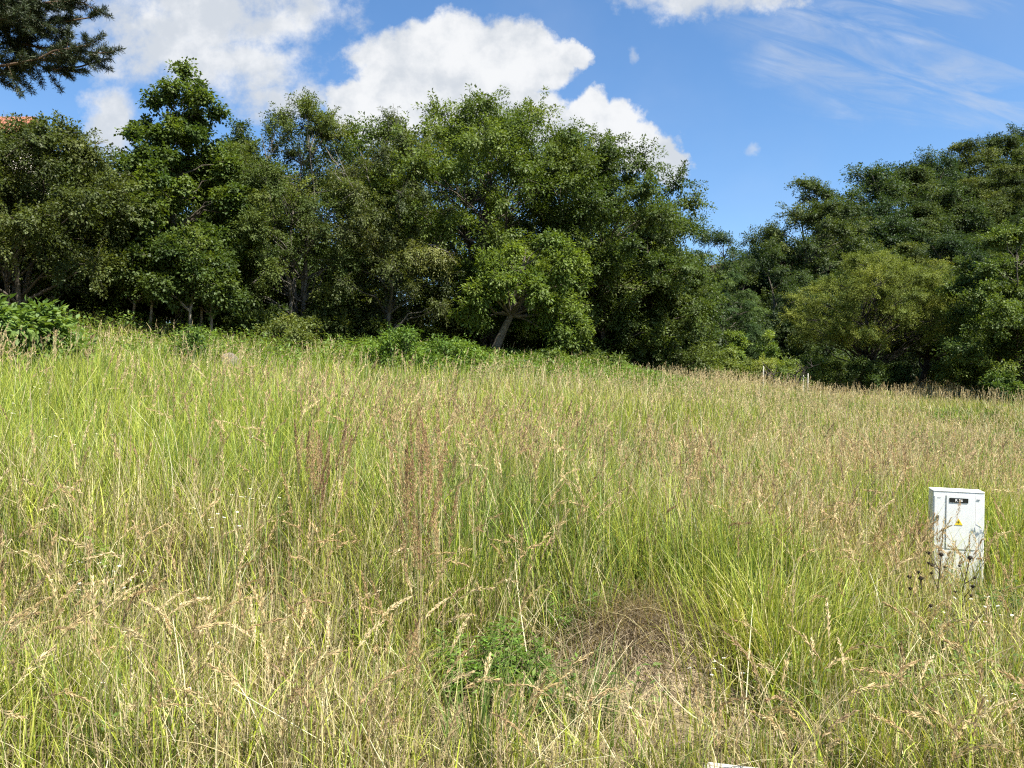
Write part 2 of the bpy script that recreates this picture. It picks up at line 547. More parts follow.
def tree(name, label, x, y, H, R, seed, n_clumps=60, cr=0.9, n_leaves=40000, leaf=0.13, lw=0.55, col=(0.06, 0.10, 0.022),
         base=0.15, profile=None, stems=1, tr=0.16, bark=(0.10, 0.085, 0.065), droop=0.25, cat='tree', group=None, mat=None,
         lean=(0, 0), ry=1.0, extra=(), colvar=0.28, hue=0.07, bare=0, flat=0.75, up=0.9, twigs=26, spread=0.3, inner=0.35,
         limb0=0.55, twig_r=0.006, twig_n=350):
    rng = np.random.default_rng(seed)
    z0 = tz(x, y) - 0.05
    root = empty(name, (x, y, z0), label, cat, group)
    if profile is None:
        profile = [(0, 0.55), (0.25, 0.92), (0.5, 1.0), (0.75, 0.78), (0.92, 0.42), (1.0, 0.12)]
    # clump centres in the crown envelope
    cz = np.linspace(0, 1, 200)
    pr = prof(profile, cz)
    cdf = np.cumsum(pr ** 1.4); cdf /= cdf[-1]
    h = np.interp(rng.random(n_clumps), cdf, cz)
    a = rng.random(n_clumps) * 2 * np.pi + np.arange(n_clumps) * 2.4
    shell = np.where(rng.random(n_clumps) < inner, rng.uniform(0.15, 0.7, n_clumps), rng.uniform(0.72, 1.06, n_clumps))
    rad = np.maximum(prof(profile, h) * R - cr * 0.55, 0.05) * shell
    lobes = 1 + 0.09 * np.sin(a * 2 + seed) + 0.07 * np.sin(a * 3 + h * 7 + seed * 1.7)
    rad *= lobes
    zc = H * base + (H * (1 - base) - cr * 0.55) * h
    hh = zc / H
    cx = rad * np.cos(a) + lean[0] * hh
    cyy = rad * np.sin(a) * ry + lean[1] * hh
    C_ = np.stack([cx, cyy, zc], 1)
    cr_ = cr * rng.uniform(0.6, 1.3, n_clumps) * (0.75 + 0.35 * prof(profile, h))
    if len(extra):
        C_ = np.concatenate([C_, np.array([e[:3] for e in extra], float)])
        cr_ = np.concatenate([cr_, np.array([e[3] for e in extra], float)])
    # wood
    tb, bb, cb = MB(), MB(), MB()
    stempts = []
    for s in range(stems):
        an = 2 * np.pi * s / max(stems, 1) + seed
        off = np.array([math.cos(an), math.sin(an), 0]) * (0 if stems == 1 else spread)
        top = np.array([lean[0] * 0.85, lean[1] * 0.85, H * (0.84 if stems == 1 else 0.76)]) + off * (0 if stems == 1 else R * 0.6 / max(spread, 0.1) * 0.3) * np.array([1, 1, 0])
        k = 10
        t = np.linspace(0, 1, k)[:, None]
        pts = off * 0.5 + (top - off * 0.5) * t
        pts[:, :2] += np.cumsum(rng.normal(0, 0.018 * H, (k, 2)), 0) * t
        pts[0, 2] -= 0.25
        r = tr * (1 - 0.88 * t[:, 0]) * (1.0 if stems == 1 else 0.72)
        r[0] *= 1.45
        tb.tube(pts, r, np.array(bark), 8)
        stempts.append((pts, r))
    for i, c in enumerate(C_):
        pts, r = stempts[rng.integers(len(stempts))]
        zz = max(c[2] - rng.uniform(0.25, 0.5) * np.hypot(c[0], c[1]) - 0.3, H * base * limb0)
        k = int(np.argmin(np.abs(pts[:, 2] - zz)))
        k = min(k, len(pts) - 2)
        p = limb(bb, rng, pts[k], c, max(min(r[k] * 0.55, 0.07), 0.014), 0.008, np.array(bark) * 0.9, 6, 0.08, 0.06, 5)
    tw = []
    clump_leaves(cb, rng, C_, cr_, n_leaves, leaf, lw, col, colvar, hue, droop, flat, up, twigs, tw)
    p0, p1 = tw[0]
    for i in rng.choice(len(p0), min(twig_n, len(p0)), replace=False):
        q = p1[i].copy(); q[2] -= droop * 0.4 * np.linalg.norm(q - p0[i])
        bb.tube(np.stack([p0[i], (p0[i] + q) / 2 + rng.normal(0, 0.03, 3), q]), [twig_r * 1.6, twig_r, twig_r * 0.5], np.array(bark) * 0.9, 3)
    for _ in range(bare):                       # dead, leafless branches that stick out of the crown
        i = rng.integers(len(C_))
        d = C_[i] - np.array([0, 0, H * 0.45]); d /= np.linalg.norm(d) + 1e-6
        q = C_[i] + d * rng.uniform(0.3, 0.75)
        pl = limb(bb, rng, C_[i] - d * 0.8, q, 0.022, 0.006, np.array((0.24, 0.22, 0.19)), 5, 0.05, 0.08, 4)
        for _k in range(5):
            e = pl[rng.integers(1, 5)]
            bb.tube(np.stack([e, e + d * rng.uniform(0.2, 0.5) + rng.normal(0, 0.2, 3)]), [0.008, 0.004], (0.24, 0.22, 0.19), 3)
    tb.build('trunk', M_BARK, root, True)
    bb.build('branches', M_BARK, root, True)
    cb.build('crown', mat or M_LEAF, root)
    return root


ROUND = [(0, 0.55), (0.2, 0.9), (0.5, 1.0), (0.75, 0.86), (0.92, 0.5), (1.0, 0.15)]
LOWFULL = [(0, 0.85), (0.2, 1.0), (0.45, 0.97), (0.7, 0.78), (0.9, 0.42), (1.0, 0.12)]
SPIKE = [(0, 0.8), (0.25, 1.0), (0.5, 0.82), (0.7, 0.62), (0.85, 0.46), (1.0, 0.16)]
VASE = [(0, 0.4), (0.3, 0.72), (0.6, 1.0), (0.85, 0.9), (1.0, 0.4)]
DOME = [(0, 0.95), (0.3, 1.0), (0.6, 0.9), (0.85, 0.6), (1.0, 0.2)]

EDGE = 'trees along the top of the meadow'
BACK = 'trees deeper in the wood behind the meadow'


def ptree(name, label, px, Y, top, Rpx, seed, **k):
    x_ = at(px, Y)
    H = ztop(top, Y) - tz(x_, Y)
    k['n_leaves'] = int(k.get('n_leaves', 40000) * 2.3)
    k['leaf'] = k.get('leaf', 0.13) * 0.72
    k['n_clumps'] = int(k.get('n_clumps', 60) * 1.35)
    k['cr'] = k.get('cr', 0.9) * 0.88
    return tree(name, label, x_, Y, H, 1.22 * Rpx / F_PX * Y, seed, **k)


G_DARK, G_MID, G_OLIVE, G_BRIGHT = (0.040, 0.068, 0.016), (0.056, 0.092, 0.020), (0.072, 0.088, 0.026), (0.078, 0.128, 0.022)

# --- left group
ptree('broadleaf_tree', 'dark tree with small glinting leaves at the left end of the tree row', 15, 20.5, 92, 100, 1,
      n_clumps=75, cr=0.85, n_leaves=52000, leaf=0.11, lw=0.6, col=(0.060, 0.082, 0.024), base=0.22, stems=4, tr=0.11, profile=DOME, group=EDGE, droop=0.35, bare=8)
ptree('broadleaf_tree', 'dark rounded tree filling the gap left of the tall spiky maple', 100, 24.5, 140, 62, 2,
      n_clumps=55, cr=0.85, n_leaves=38000, leaf=0.12, col=(0.050, 0.076, 0.020), base=0.12, stems=2, tr=0.11, profile=LOWFULL, group=EDGE)
ptree('maple_tree', 'tall maple with a pointed ragged top above dark lower leaves', 180, 23.5, 58, 62, 3,
      n_clumps=95, cr=0.55, n_leaves=40000, leaf=0.135, lw=0.8, col=(0.058, 0.094, 0.020), base=0.17, tr=0.13, profile=SPIKE, group=EDGE,
      extra=[(-1.55, 0, 6.25, 0.42), (-1.15, 0.1, 6.5, 0.4), (-0.8, 0, 7.2, 0.5), (0, 0, 8.15, 0.45), (0.45, 0, 7.6, 0.5), (0.9, 0.1, 6.9, 0.45), (-1.3, 0, 5.4, 0.5)])
ptree('broadleaf_tree', 'mid green tree joining the maple and the locust, lower than both', 240, 26.5, 108, 44, 11,
      n_clumps=55, cr=0.75, n_leaves=34000, leaf=0.12, col=(0.060, 0.090, 0.021), base=0.1, stems=2, tr=0.11, profile=ROUND, group=EDGE)
ptree('locust_tree', 'tall upright tree with fine olive leaves and several slim bare stems low down', 298, 25.5, 70, 76, 4,
      n_clumps=80, cr=0.75, n_leaves=52000, leaf=0.095, lw=0.55, col=(0.066, 0.096, 0.025), base=0.14, stems=4, tr=0.11, bark=(0.15, 0.135, 0.11), profile=LOWFULL, group=EDGE, mat=M_SOFT, bare=3,
      extra=[(-1.0, 0, 5.8, 0.75), (-1.5, 0, 5.0, 0.8), (-0.9, 0.2, 6.9, 0.65), (0.9, 0, 6.6, 0.7), (1.3, 0, 7.2, 0.6), (0.2, 0, 8.3, 0.55), (-0.5, 0, 7.7, 0.6)])
ptree('willow_tree', 'grey-green tree with drooping sprays and bare twigs between the locust and the big round tree', 388, 25.5, 98, 72, 5,
      n_clumps=62, cr=0.8, n_leaves=36000, leaf=0.10, lw=0.45, col=(0.068, 0.090, 0.028), base=0.16, stems=2, tr=0.12, bark=(0.11, 0.098, 0.08), profile=LOWFULL, group=EDGE, droop=0.7, bare=22, colvar=0.3)
ptree('walnut_tree', 'largest round-topped tree in the middle of the row, tallest against the white cloud', 487, 29.5, 90, 122, 6,
      n_clumps=120, cr=1.05, n_leaves=85000, leaf=0.145, lw=0.5, col=(0.068, 0.106, 0.022), base=0.20, stems=3, tr=0.2, profile=ROUND, group=EDGE, droop=0.3, bare=6)
ptree('young_walnut', 'small bright green tree with a leaning pale trunk in front of the big round tree', 488, 24.6, 228, 60, 7,
      n_clumps=30, cr=0.66, n_leaves=22000, leaf=0.15, lw=0.48, col=(0.084, 0.130, 0.024), base=0.38, tr=0.17, limb0=1.05, bark=(0.13, 0.11, 0.085), profile=[(0, 0.75), (0.3, 1.05), (0.55, 0.85), (0.8, 0.7), (1.0, 0.25)], group=EDGE,
      lean=(1.9, -0.2), droop=0.4, extra=[(2.2, -0.3, 1.2, 0.6), (2.6, -0.2, 1.6, 0.6), (2.5, -0.5, 0.8, 0.5), (3.0, -0.4, 1.2, 0.5)])
ptree('broadleaf_tree', 'broad dark green tree whose domed crown slopes down right of the big round tree', 598, 28.5, 116, 90, 8,
      n_clumps=100, cr=0.95, n_leaves=74000, leaf=0.135, lw=0.55, col=(0.056, 0.088, 0.020), base=0.05, stems=3, tr=0.15, profile=ROUND, group=EDGE)
ptree('broadleaf_tree', 'lower dark tree closing the right end of the tree row, leafy to the ground', 650, 29.2, 194, 50, 9,
      n_clumps=70, cr=0.85, n_leaves=50000, leaf=0.13, lw=0.55, col=(0.054, 0.082, 0.021), base=0.03, stems=3, tr=0.12, profile=[(0, 0.9), (0.3, 1.0), (0.6, 0.85), (0.85, 0.55), (1, 0.2)], group=EDGE)

# --- second row
for i, (px, Y, top, R, lab) in enumerate([
        (-60, 27, 130, 85, 'dark tree half out of view behind the left end of the row'),
        (70, 31, 130, 75, 'dark tree between the left-end tree and the maple, deeper in the wood'),
        (235, 31, 120, 70, 'dark tree glimpsed behind the gap between maple and locust'),
        (350, 33, 112, 80, 'dark tree behind the gap between locust and drooping tree'),
        (440, 36, 118, 95, 'dark tree behind the drooping grey-green tree'),
        (560, 37, 130, 100, 'dark tree behind the small bright green tree'),
        (640, 36, 180, 75, 'dark tree behind the sloping right part of the row')]):
    ptree('broadleaf_tree', lab, px, Y, top, R, 30 + i, n_clumps=60, cr=1.15, n_leaves=36000, leaf=0.17, col=G_DARK, base=0.06, stems=2,
          tr=0.14, profile=LOWFULL, group=BACK, twig_n=150)

# --- right side
ptree('broadleaf_tree', 'blue-green tree in the notch of sky between the tree row and the hill', 716, 47, 214, 46, 50,
      n_clumps=55, cr=1.0, n_leaves=36000, leaf=0.15, col=(0.046, 0.078, 0.026), base=0.05, tr=0.15, profile=LOWFULL, group=BACK)
ptree('robinia_tree', 'feathery dark green tree low in the notch beside the tree row', 734, 43, 268, 36, 51,
      n_clumps=40, cr=0.8, n_leaves=42000, leaf=0.09, lw=0.5, col=(0.044, 0.082, 0.026), base=0.10, tr=0.10, profile=DOME, group=BACK, mat=M_SOFT, droop=0.55, flat=0.45)
ptree('broadleaf_tree', 'shaded tree in the dark hollow left of the spreading olive-green tree', 772, 50, 235, 44, 52,
      n_clumps=50, cr=1.1, n_leaves=34000, leaf=0.16, col=(0.034, 0.058, 0.018), base=0.04, tr=0.14, profile=LOWFULL, group=BACK)
ptree('oak_tree', 'tall rugged dark tree standing where the hill meets the sky left of the skyline', 808, 58, 172, 52, 53,
      n_clumps=80, cr=1.35, n_leaves=56000, leaf=0.19, lw=0.6, col=(0.050, 0.076, 0.022), base=0.1, tr=0.22, profile=ROUND, group=BACK, bare=3)
ptree('plum_tree', 'wide spreading olive-green tree with fine leaves standing alone at the right edge of the meadow', 864, 36, 238, 70, 54,
      n_clumps=125, cr=0.75, n_leaves=80000, leaf=0.085, lw=0.5, col=(0.112, 0.146, 0.030), hue=0.05, base=0.36, stems=4, tr=0.13, bark=(0.07, 0.06, 0.05), profile=DOME,
      group=EDGE, mat=M_SOFT, lean=(0.9, 0), droop=0.3, ry=0.8, colvar=0.2, spread=0.25)
ptree('broadleaf_tree', 'shaded tree with a dark leaning trunk right of the spreading olive tree', 918, 37.5, 262, 44, 55,
      n_clumps=45, cr=0.9, n_leaves=32000, leaf=0.12, col=(0.046, 0.070, 0.020), base=0.34, tr=0.17, bark=(0.06, 0.05, 0.042), profile=DOME, group=EDGE, lean=(1.6, 0))
ptree('hornbeam_tree', 'sunlit bushy tree cut off by the right edge of the view, leaves to the ground', 1018, 31.5, 208, 66, 56,
      n_clumps=85, cr=0.8, n_leaves=56000, leaf=0.135, lw=0.6, col=(0.070, 0.110, 0.024), base=0.04, stems=3, tr=0.13, profile=LOWFULL, group=EDGE, bare=3)
ptree('broadleaf_tree', 'dark tree behind the bushy tree at the right edge', 1075, 40, 190, 80, 57,
      n_clumps=60, cr=1.0, n_leaves=36000, leaf=0.15, col=G_MID, base=0.05, stems=2, tr=0.14, profile=LOWFULL, group=BACK)

# --- wooded hill: four built trees, the rest copies of them
HILL = 'trees of the wooded hill'
protos = []
hill_spots = [  # px, Y, top row, label
    (868, 66, 152, 'leftmost rounded crown on the skyline of the wooded hill'),
    (905, 70, 146, 'second crown from the left on the skyline of the wooded hill'),
    (938, 74, 140, 'third crown from the left on the skyline of the wooded hill'),
    (968, 78, 128, 'fourth crown from the left on the skyline of the wooded hill'),
    (1000, 82, 118, 'tall crown on the hill skyline near the right edge of the view'),
    (1035, 86, 108, 'highest crown on the hill skyline, cut by the right edge'),
]
HS = 'deep green tree below the skyline of the wooded hill'
for px, Y, top in [(840, 62, 190), (862, 60, 205), (890, 62, 190), (918, 63, 185), (948, 66, 175), (978, 68, 166), (1008, 70, 155),
                   (752, 60, 236), (735, 57, 246), (772, 62, 226), (880, 56, 240), (912, 57, 232), (945, 59, 226), (975, 60, 222), (1006, 61, 214), (1036, 63, 200), (1060, 76, 160),
                   (1085, 80, 135), (1060, 90, 128), (1075, 62, 205), (830, 52, 262), (960, 52, 258), (1110, 85, 130), (1120, 66, 180)]:
    hill_spots.append((px, Y, top, HS))
hcols = [(0.034, 0.060, 0.020), (0.042, 0.066, 0.019), (0.030, 0.056, 0.023), (0.048, 0.070, 0.020)]
rr = random.Random(5)
for i, (px, Y, top, lab) in enumerate(hill_spots):
    x_ = at(px, Y); g = tz(x_, Y)
    Hw = ztop(top, Y) - g
    if i < 4:
        o = tree('forest_tree', lab, x_, Y, 12.0, 3.5, 70 + i, n_clumps=95, cr=1.15, n_leaves=72000, leaf=0.135, lw=0.6, col=hcols[i], base=0.06, tr=0.2,
                 profile=[ROUND, DOME, ROUND, DOME][i], group=HILL, mat=M_SOFT if i % 2 else M_LEAF, twig_n=120, flat=0.5 if i % 2 else 0.75)
        protos.append(o)
    else:
        o = copy_thing(protos[(i * 7 + i // 4) % 4])
        o['label'] = lab
    s_ = min(max(Hw / 12.0, 0.45), 1.9)
    o.location = (x_, Y, g - 0.1 + (Hw - 12.0 * s_))
    w_ = 1.22 * (0.5 * s_ + 0.5 if s_ < 1 else s_ * 0.9)
    o.scale = (w_, w_, s_)
    o.rotation_euler = (0, 0, rr.uniform(0, 6.28))

# --- pine reaching in at the upper left
def pine():
    rng = np.random.default_rng(91)
    Y = 13.5; x_ = at(-140, Y); z0 = tz(x_, Y) - 0.05
    H = 13.5
    root = empty('pine_tree', (x_, Y, z0), 'dark pine whose needled branches reach in from the upper left corner', 'tree', EDGE)
    tb, bb, cb = MB(), MB(), MB()
    t = np.linspace(0, 1, 12)
    pts = np.stack([0.12 * np.sin(t * 5), 0.1 * np.cos(t * 4), H * t - 0.2], 1)
    tb.tube(pts, 0.24 * (1 - 0.9 * t), (0.16, 0.10, 0.065), 9)
    P, D = [], []
    for i in range(64):
        h = rng.uniform(0.42, 0.98)
        a = rng.uniform(0, 2 * np.pi)
        ln = (1 - (h - 0.42) / 0.6) * 3.1 + 0.6
        if i < 26:
            a = rng.uniform(-0.8, 0.6); h = rng.uniform(0.415, 0.60); ln = rng.uniform(2.3, 3.7)
        p0 = np.array([0.12 * math.sin(h * 5), 0, H * h])
        p1 = p0 + np.array([math.cos(a) * ln, math.sin(a) * ln, rng.uniform(-0.05, 0.22) * ln])
        L = limb(bb, rng, p0, p1, 0.045, 0.012, (0.11, 0.075, 0.05), 8, -0.06, 0.05, 5)
        ns = int(12 + ln * 8)
        for _ in range(ns):
            f = rng.uniform(0.25, 1.0)
            k = f * 7; k0 = min(int(k), 6)
            q = L[k0] + (L[k0 + 1] - L[k0]) * (k - k0)
            dd = (p1 - p0) / ln * 0.8 + rng.normal(0, 0.6, 3); dd[2] += 0.1
            dd /= np.linalg.norm(dd)
            sl = rng.uniform(0.3, 0.75) * (1.15 - 0.5 * f)
            e = q + dd * sl
            bb.tube(np.stack([q, (q + e) / 2 - [0, 0, 0.03], e]), [0.010, 0.007, 0.004], (0.13, 0.09, 0.055), 3)
            for s in np.linspace(0.3, 1.0, 6):
                P.append(q + (e - q) * s); D.append(dd)
    P = np.array(P); D = np.array(D)
    per = 44
    i = np.repeat(np.arange(len(P)), per)
    pos = P[i] + rng.normal(0, 0.02, (len(i), 3))
    ax = D[i] * 0.5 + unit(rng, len(i)) * 0.9
    ax[:, 2] += 0.1
    ln = rng.uniform(0.06, 0.12, len(i))
    c = np.array([0.033, 0.046, 0.018])[None] * np.exp(0.3 * rng.normal(0, 1, len(i)))[:, None]
    leaf_quads(cb, pos, ax, unit(rng, len(i)), ln, np.full(len(i), 0.011), np.clip(c, 0.005, 0.5))
    tb.build('trunk', M_BARK, root, True); bb.build('branches', M_BARK, root, True); cb.build('needles', M_NEEDLE, root)


pine()

# --- young slim trees whose bare stems show under the maple
YT = 'slim young trees under the maple'
for i, (px, Y, top, lean, lab) in enumerate([
        (131, 22.2, 232, (0.25, 0), 'slim young tree with a brownish stem, first from the left under the maple'),
        (148, 22.0, 225, (0.45, 0), 'slim young tree with a pale leaning stem, second from the left under the maple'),
        (189, 21.6, 222, (0.1, 0), 'straightest pale-stemmed young tree under the maple with dry grass at its foot'),
        (199, 22.6, 215, (0.15, 0), 'slim young tree with a grey stem just right of the straight pale one'),
        (212, 22.3, 240, (-0.1, 0), 'thinnest young stem under the maple, furthest right')]):
    ptree('young_tree', lab, px, Y, top, 34, 110 + i, n_clumps=16, cr=0.6, n_leaves=6000, leaf=0.13, lw=0.6, col=(0.055, 0.088, 0.02),
          base=0.42, tr=0.055, bark=(0.19, 0.165, 0.13), profile=DOME, group=YT, lean=lean, twig_n=60)
ptree('young_tree', 'slim dark stem standing in the shade beside the broadleaf bush on the left', 52, 21.8, 235, 30, 119, n_clumps=14, cr=0.6, n_leaves=5000,
      leaf=0.12, base=0.42, tr=0.06, bark=(0.2, 0.18, 0.15), profile=DOME, col=G_DARK, group=YT)


# ------------------------------------------------------------------ shrubs
def shrub(name, label, x, y, H, R, seed, n_leaves=9000, leaf=0.1, lw=0.55, col=(0.05, 0.085, 0.02), group=None, ry=1.0, cr=None, mat=None,
          n=26, droop=0.25, cat='shrub', up=0.9, colvar=0.28, bark=(0.10, 0.085, 0.06), sink=0.0, hue=0.07):
    rng = np.random.default_rng(seed)
    root = empty(name, (x, y, tz(x, y) - 0.03 - sink), label, cat, group)
    cr = cr or 0.28 * min(H, R)
    d = unit(rng, n); d[:, 2] = np.abs(d[:, 2])
    rad = rng.uniform(0.45, 1.0, n) ** 0.6
    C_ = np.stack([d[:, 0] * rad * (R - cr * 0.6), d[:, 1] * rad * (R - cr * 0.6) * ry, d[:, 2] * rad * (H - cr * 0.8) + cr * 0.35], 1)
    sb, cb = MB(), MB()
    for c in C_:
        limb(sb, rng, (c[0] * 0.15, c[1] * 0.15, -0.1), c, 0.018, 0.006, np.array(bark), 5, -0.05, 0.05, 4)
    clump_leaves(cb, rng, C_, cr * rng.uniform(0.7, 1.25, n), n_leaves, leaf, lw, col, colvar, hue, droop, 0.8, up, 20)
    sb.build('stems', M_BARK, root, True); cb.build('foliage', mat or M_LEAF, root)
    return root


US = 'undergrowth shrubs in the shade below the tree row'
spots = [(-30, 23.0, 1.9), (40, 23.6, 1.8), (95, 24.2, 1.9), (160, 25.0, 1.9), (225, 24.6, 1.7), (262, 24.2, 1.5), (318, 24.8, 1.6), (352, 25.6, 1.7),
         (405, 26.6, 1.6), (452, 28.0, 1.8), (530, 29.5, 2.2), (585, 28.0, 1.5), (470, 32.5, 2.6), (380, 30, 2.6), (290, 28.8, 2.6), (200, 28.2, 2.6), (120, 28, 2.6), (30, 27.5, 2.6)]
sl = ['below the left-end tree', 'between the left-end tree and the earth bank', 'over the bare earth bank', 'behind the leaning pale young stem',
      'right of the slim young trees', 'under the left side of the locust', 'under the right side of the locust', 'under the left side of the drooping tree',
      'under the drooping grey-green tree', 'left of the leaning pale trunk', 'right of the leaning pale trunk', 'below the small bright green tree, at the grass']
for i, (px, Y, h) in enumerate(spots):
    lab = ('dark shaded shrub ' + sl[i]) if i < len(sl) else 'tall dark shrub deep in the shade of the wood'
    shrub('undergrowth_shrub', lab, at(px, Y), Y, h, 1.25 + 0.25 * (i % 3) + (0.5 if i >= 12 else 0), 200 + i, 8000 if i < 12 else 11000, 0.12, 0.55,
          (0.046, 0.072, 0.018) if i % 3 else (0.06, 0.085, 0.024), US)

# bush of big leaves at the left
shrub('broadleaf_bush', 'dense bush of large glossy leaves at the left edge of the meadow', at(22, 13.0), 13.0, 1.75, 1.3, 240, 8500, 0.135, 0.52,
      (0.088, 0.150, 0.036), None, 0.9, cr=0.34, n=50, droop=0.45, up=1.2, colvar=0.22)
shrub('leafy_shrub', 'small dark shrub standing in the grass in front of the slim young trees', at(192, 15.5), 15.5, 1.35, 0.70, 241, 2600, 0.085, 0.55,
      (0.055, 0.10, 0.022), None, n=24)
shrub('leafy_shrub', 'pale green low shrub at the foot of the locust tree beside the wood edge', at(285, 22.0), 22.0, 1.5, 1.15, 242, 5200, 0.10, 0.5,
      (0.095, 0.125, 0.035), None, n=26, droop=0.5)
NT = 'nettle patches along the top of the meadow'
for i, (px, Y, h, R, lab) in enumerate([(398, 18.5, 1.65, 1.25, 'thick bright green nettle patch in front of the drooping tree'),
                                        (448, 20.5, 1.2, 1.3, 'lower green nettle patch left of the leaning trunk'),
                                        (545, 23.2, 0.95, 1.5, 'flat green nettle patch below the small bright tree'),
                                        (600, 25.0, 1.0, 1.3, 'darker nettle patch below the broad dark tree')]):
    shrub('nettle_patch', lab, at(px, Y), Y, h, R, 250 + i, 7000, 0.085, 0.4, (0.085, 0.150, 0.026) if i < 2 else (0.085, 0.13, 0.028), NT, 0.6,
          cr=0.3, n=46, droop=0.35, cat='plant')
RS = 'low shrubs at the right end of the meadow'
for i, (px, Y, h, R, c, lab) in enumerate([
        (736, 35.6, 2.2, 0.8, (0.115, 0.175, 0.038), 'bright green upright sapling bush left of the thin white stake'),
        (771, 35.8, 2.2, 0.8, (0.115, 0.175, 0.038), 'bright green upright sapling bush right of the thin white stake'),
        (704, 33.5, 1.6, 1.4, (0.100, 0.140, 0.035), 'low olive brambles beside the end of the tree row'),
        (722, 34.2, 1.5, 1.5, (0.125, 0.170, 0.042), 'low pale brambles left of the two sapling bushes'),
        (752, 34.6, 1.5, 1.6, (0.125, 0.165, 0.042), 'low pale brambles in front of the two sapling bushes'),
        (782, 35.0, 1.5, 1.5, (0.115, 0.165, 0.040), 'low green brambles behind the dead bush'),
        (806, 35.8, 1.5, 1.4, (0.110, 0.160, 0.038), 'low green brambles behind the white stakes'),
        (826, 40, 1.8, 1.6, (0.085, 0.130, 0.032), 'low green brambles seen between the olive tree stems'),
        (868, 34.3, 1.55, 1.25, (0.060, 0.098, 0.026), 'dense shrub under the middle of the spreading olive tree'),
        (895, 35, 1.25, 1.1, (0.056, 0.092, 0.026), 'dark low shrub beside the leaning dark trunk'),
        (952, 37, 1.7, 1.5, (0.100, 0.130, 0.030), 'yellow-green shrub right of the leaning dark trunk'),
        (985, 38, 1.6, 1.3, (0.090, 0.120, 0.030), 'yellow-green shrub behind the bushy right-edge tree'),
        (672, 29.5, 1.1, 0.9, (0.055, 0.085, 0.022), 'dark bush closing the foot of the row at its right end'),
        (1000, 29.0, 1.0, 0.9, (0.070, 0.12, 0.03), 'light leafy shrub at the foot of the bushy right-edge tree')]):
    shrub('low_shrub', lab, at(px, Y), Y, h * 1.5, R, 270 + i, 12000, 0.09, 0.5, c, RS, 0.8, n=30)

# distant shrub belt closing the hollow behind the right meadow
for i, (px, Y, h, lab) in enumerate([(700, 44, 3.2, 'shaded tall shrub left in the dark hollow behind the meadow'), (750, 47, 3.4, 'shaded tall shrub behind the two bright sapling bushes'),
                                     (800, 47, 3.6, 'shaded tall shrub behind the stems of the spreading olive tree'), (850, 46, 3.6, 'shaded tall shrub behind the middle of the olive tree'),
                                     (905, 46, 3.6, 'shaded tall shrub behind the leaning dark trunk'), (960, 46, 3.6, 'shaded tall shrub behind the yellow-green shrubs'),
                                     (1020, 44, 3.6, 'shaded tall shrub behind the bushy right-edge tree')]):
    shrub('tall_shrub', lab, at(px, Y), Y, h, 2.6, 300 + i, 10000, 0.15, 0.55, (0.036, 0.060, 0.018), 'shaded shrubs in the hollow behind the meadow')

for i, px in enumerate(range(-60, 690, 62)):
    Y = 39.0 + (i % 3) * 1.5
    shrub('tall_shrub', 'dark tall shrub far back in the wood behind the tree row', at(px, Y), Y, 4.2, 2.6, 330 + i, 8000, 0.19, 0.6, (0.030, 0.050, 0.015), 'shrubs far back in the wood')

# ------------------------------------------------------------------ dead bush, stakes
def dead_bush(x, y, label, seed, H=1.1):
    rng = np.random.default_rng(seed)
    root = empty('dead_bush', (x, y, tz(x, y)), label, 'bush')
    b = MB()
    for i in range(9):
        a = rng.uniform(0, 6.28)
        e = np.array([math.cos(a) * H * 0.7, math.sin(a) * H * 0.5, H * rng.uniform(0.6, 1.0)])
        L = limb(b, rng, (0, 0, -0.1), e, 0.035, 0.012, (0.06, 0.05, 0.045), 6, 0.15, 0.08, 5)
        for _ in range(7):
            q = L[rng.integers(2, 6)]
            b.tube(np.stack([q, q + rng.normal(0, 0.2, 3)]), [0.012, 0.005], (0.06, 0.05, 0.045), 3)
    b.build('twigs', M_BARK, root, True)


dead_bush(at(787, 32.8), 32.8, 'black leafless bush in the grass left of the spreading olive tree', 320, 1.5)

STK = 'marker stakes at the right end of the meadow'
for px, Y, h, r, lab in [(763, 32.6, 1.3, 0.028, 'thin pale wooden stake between the two sapling bushes'),
                         (803, 32.8, 1.15, 0.03, 'short white stake left of the olive tree stems'),
                         (807.5, 33.0, 1.25, 0.03, 'taller white stake next to the short white one')]:
    b = MB()
    x_ = at(px, Y)
    b.tube([(0, 0, -0.3), (0.01, 0, h * 0.5), (0.025, 0, h - 0.03), (0.026, 0, h)], [r, r, r, r * 0.5], (0.45, 0.43, 0.37), 6)
    o = b.build('marker_stake', M_BARK)
    o.location = (x_, Y, tz(x_, Y))
    tag(o, lab, 'stake', STK)

# ------------------------------------------------------------------ stone
def stone(name, label, x, y, sx, sy, sz, col, seed, up_=0.0):
    rng = np.random.default_rng(seed)
    nu, nv = 18, 12
    u = np.linspace(0, 2 * np.pi, nu, endpoint=False); v = np.linspace(0.02, np.pi - 0.02, nv)
    Uu, Vv = np.meshgrid(u, v)
    r = 1 + 0.22 * (vnoise(np.cos(Uu) * 2 + Vv, np.sin(Uu) * 2 - Vv, 1.1, seed % 6) - 0.5) + 0.1 * np.sin(3 * Uu + seed)
    p = np.stack([r * np.sin(Vv) * np.cos(Uu) * sx, r * np.sin(Vv) * np.sin(Uu) * sy, r * np.cos(Vv) * sz], -1)
    i = np.arange(nv - 1)[:, None] * nu; j = np.arange(nu)[None]
    f = np.stack([i + j, i + nu + j, i + nu + (j + 1) % nu, i + (j + 1) % nu], -1)
    b = MB(); b.add(p, f, col)
    o = b.build(name, M_BARK)
    o.location = (x, y, tz(x, y) + up_)
    return tag(o, label, 'stone')


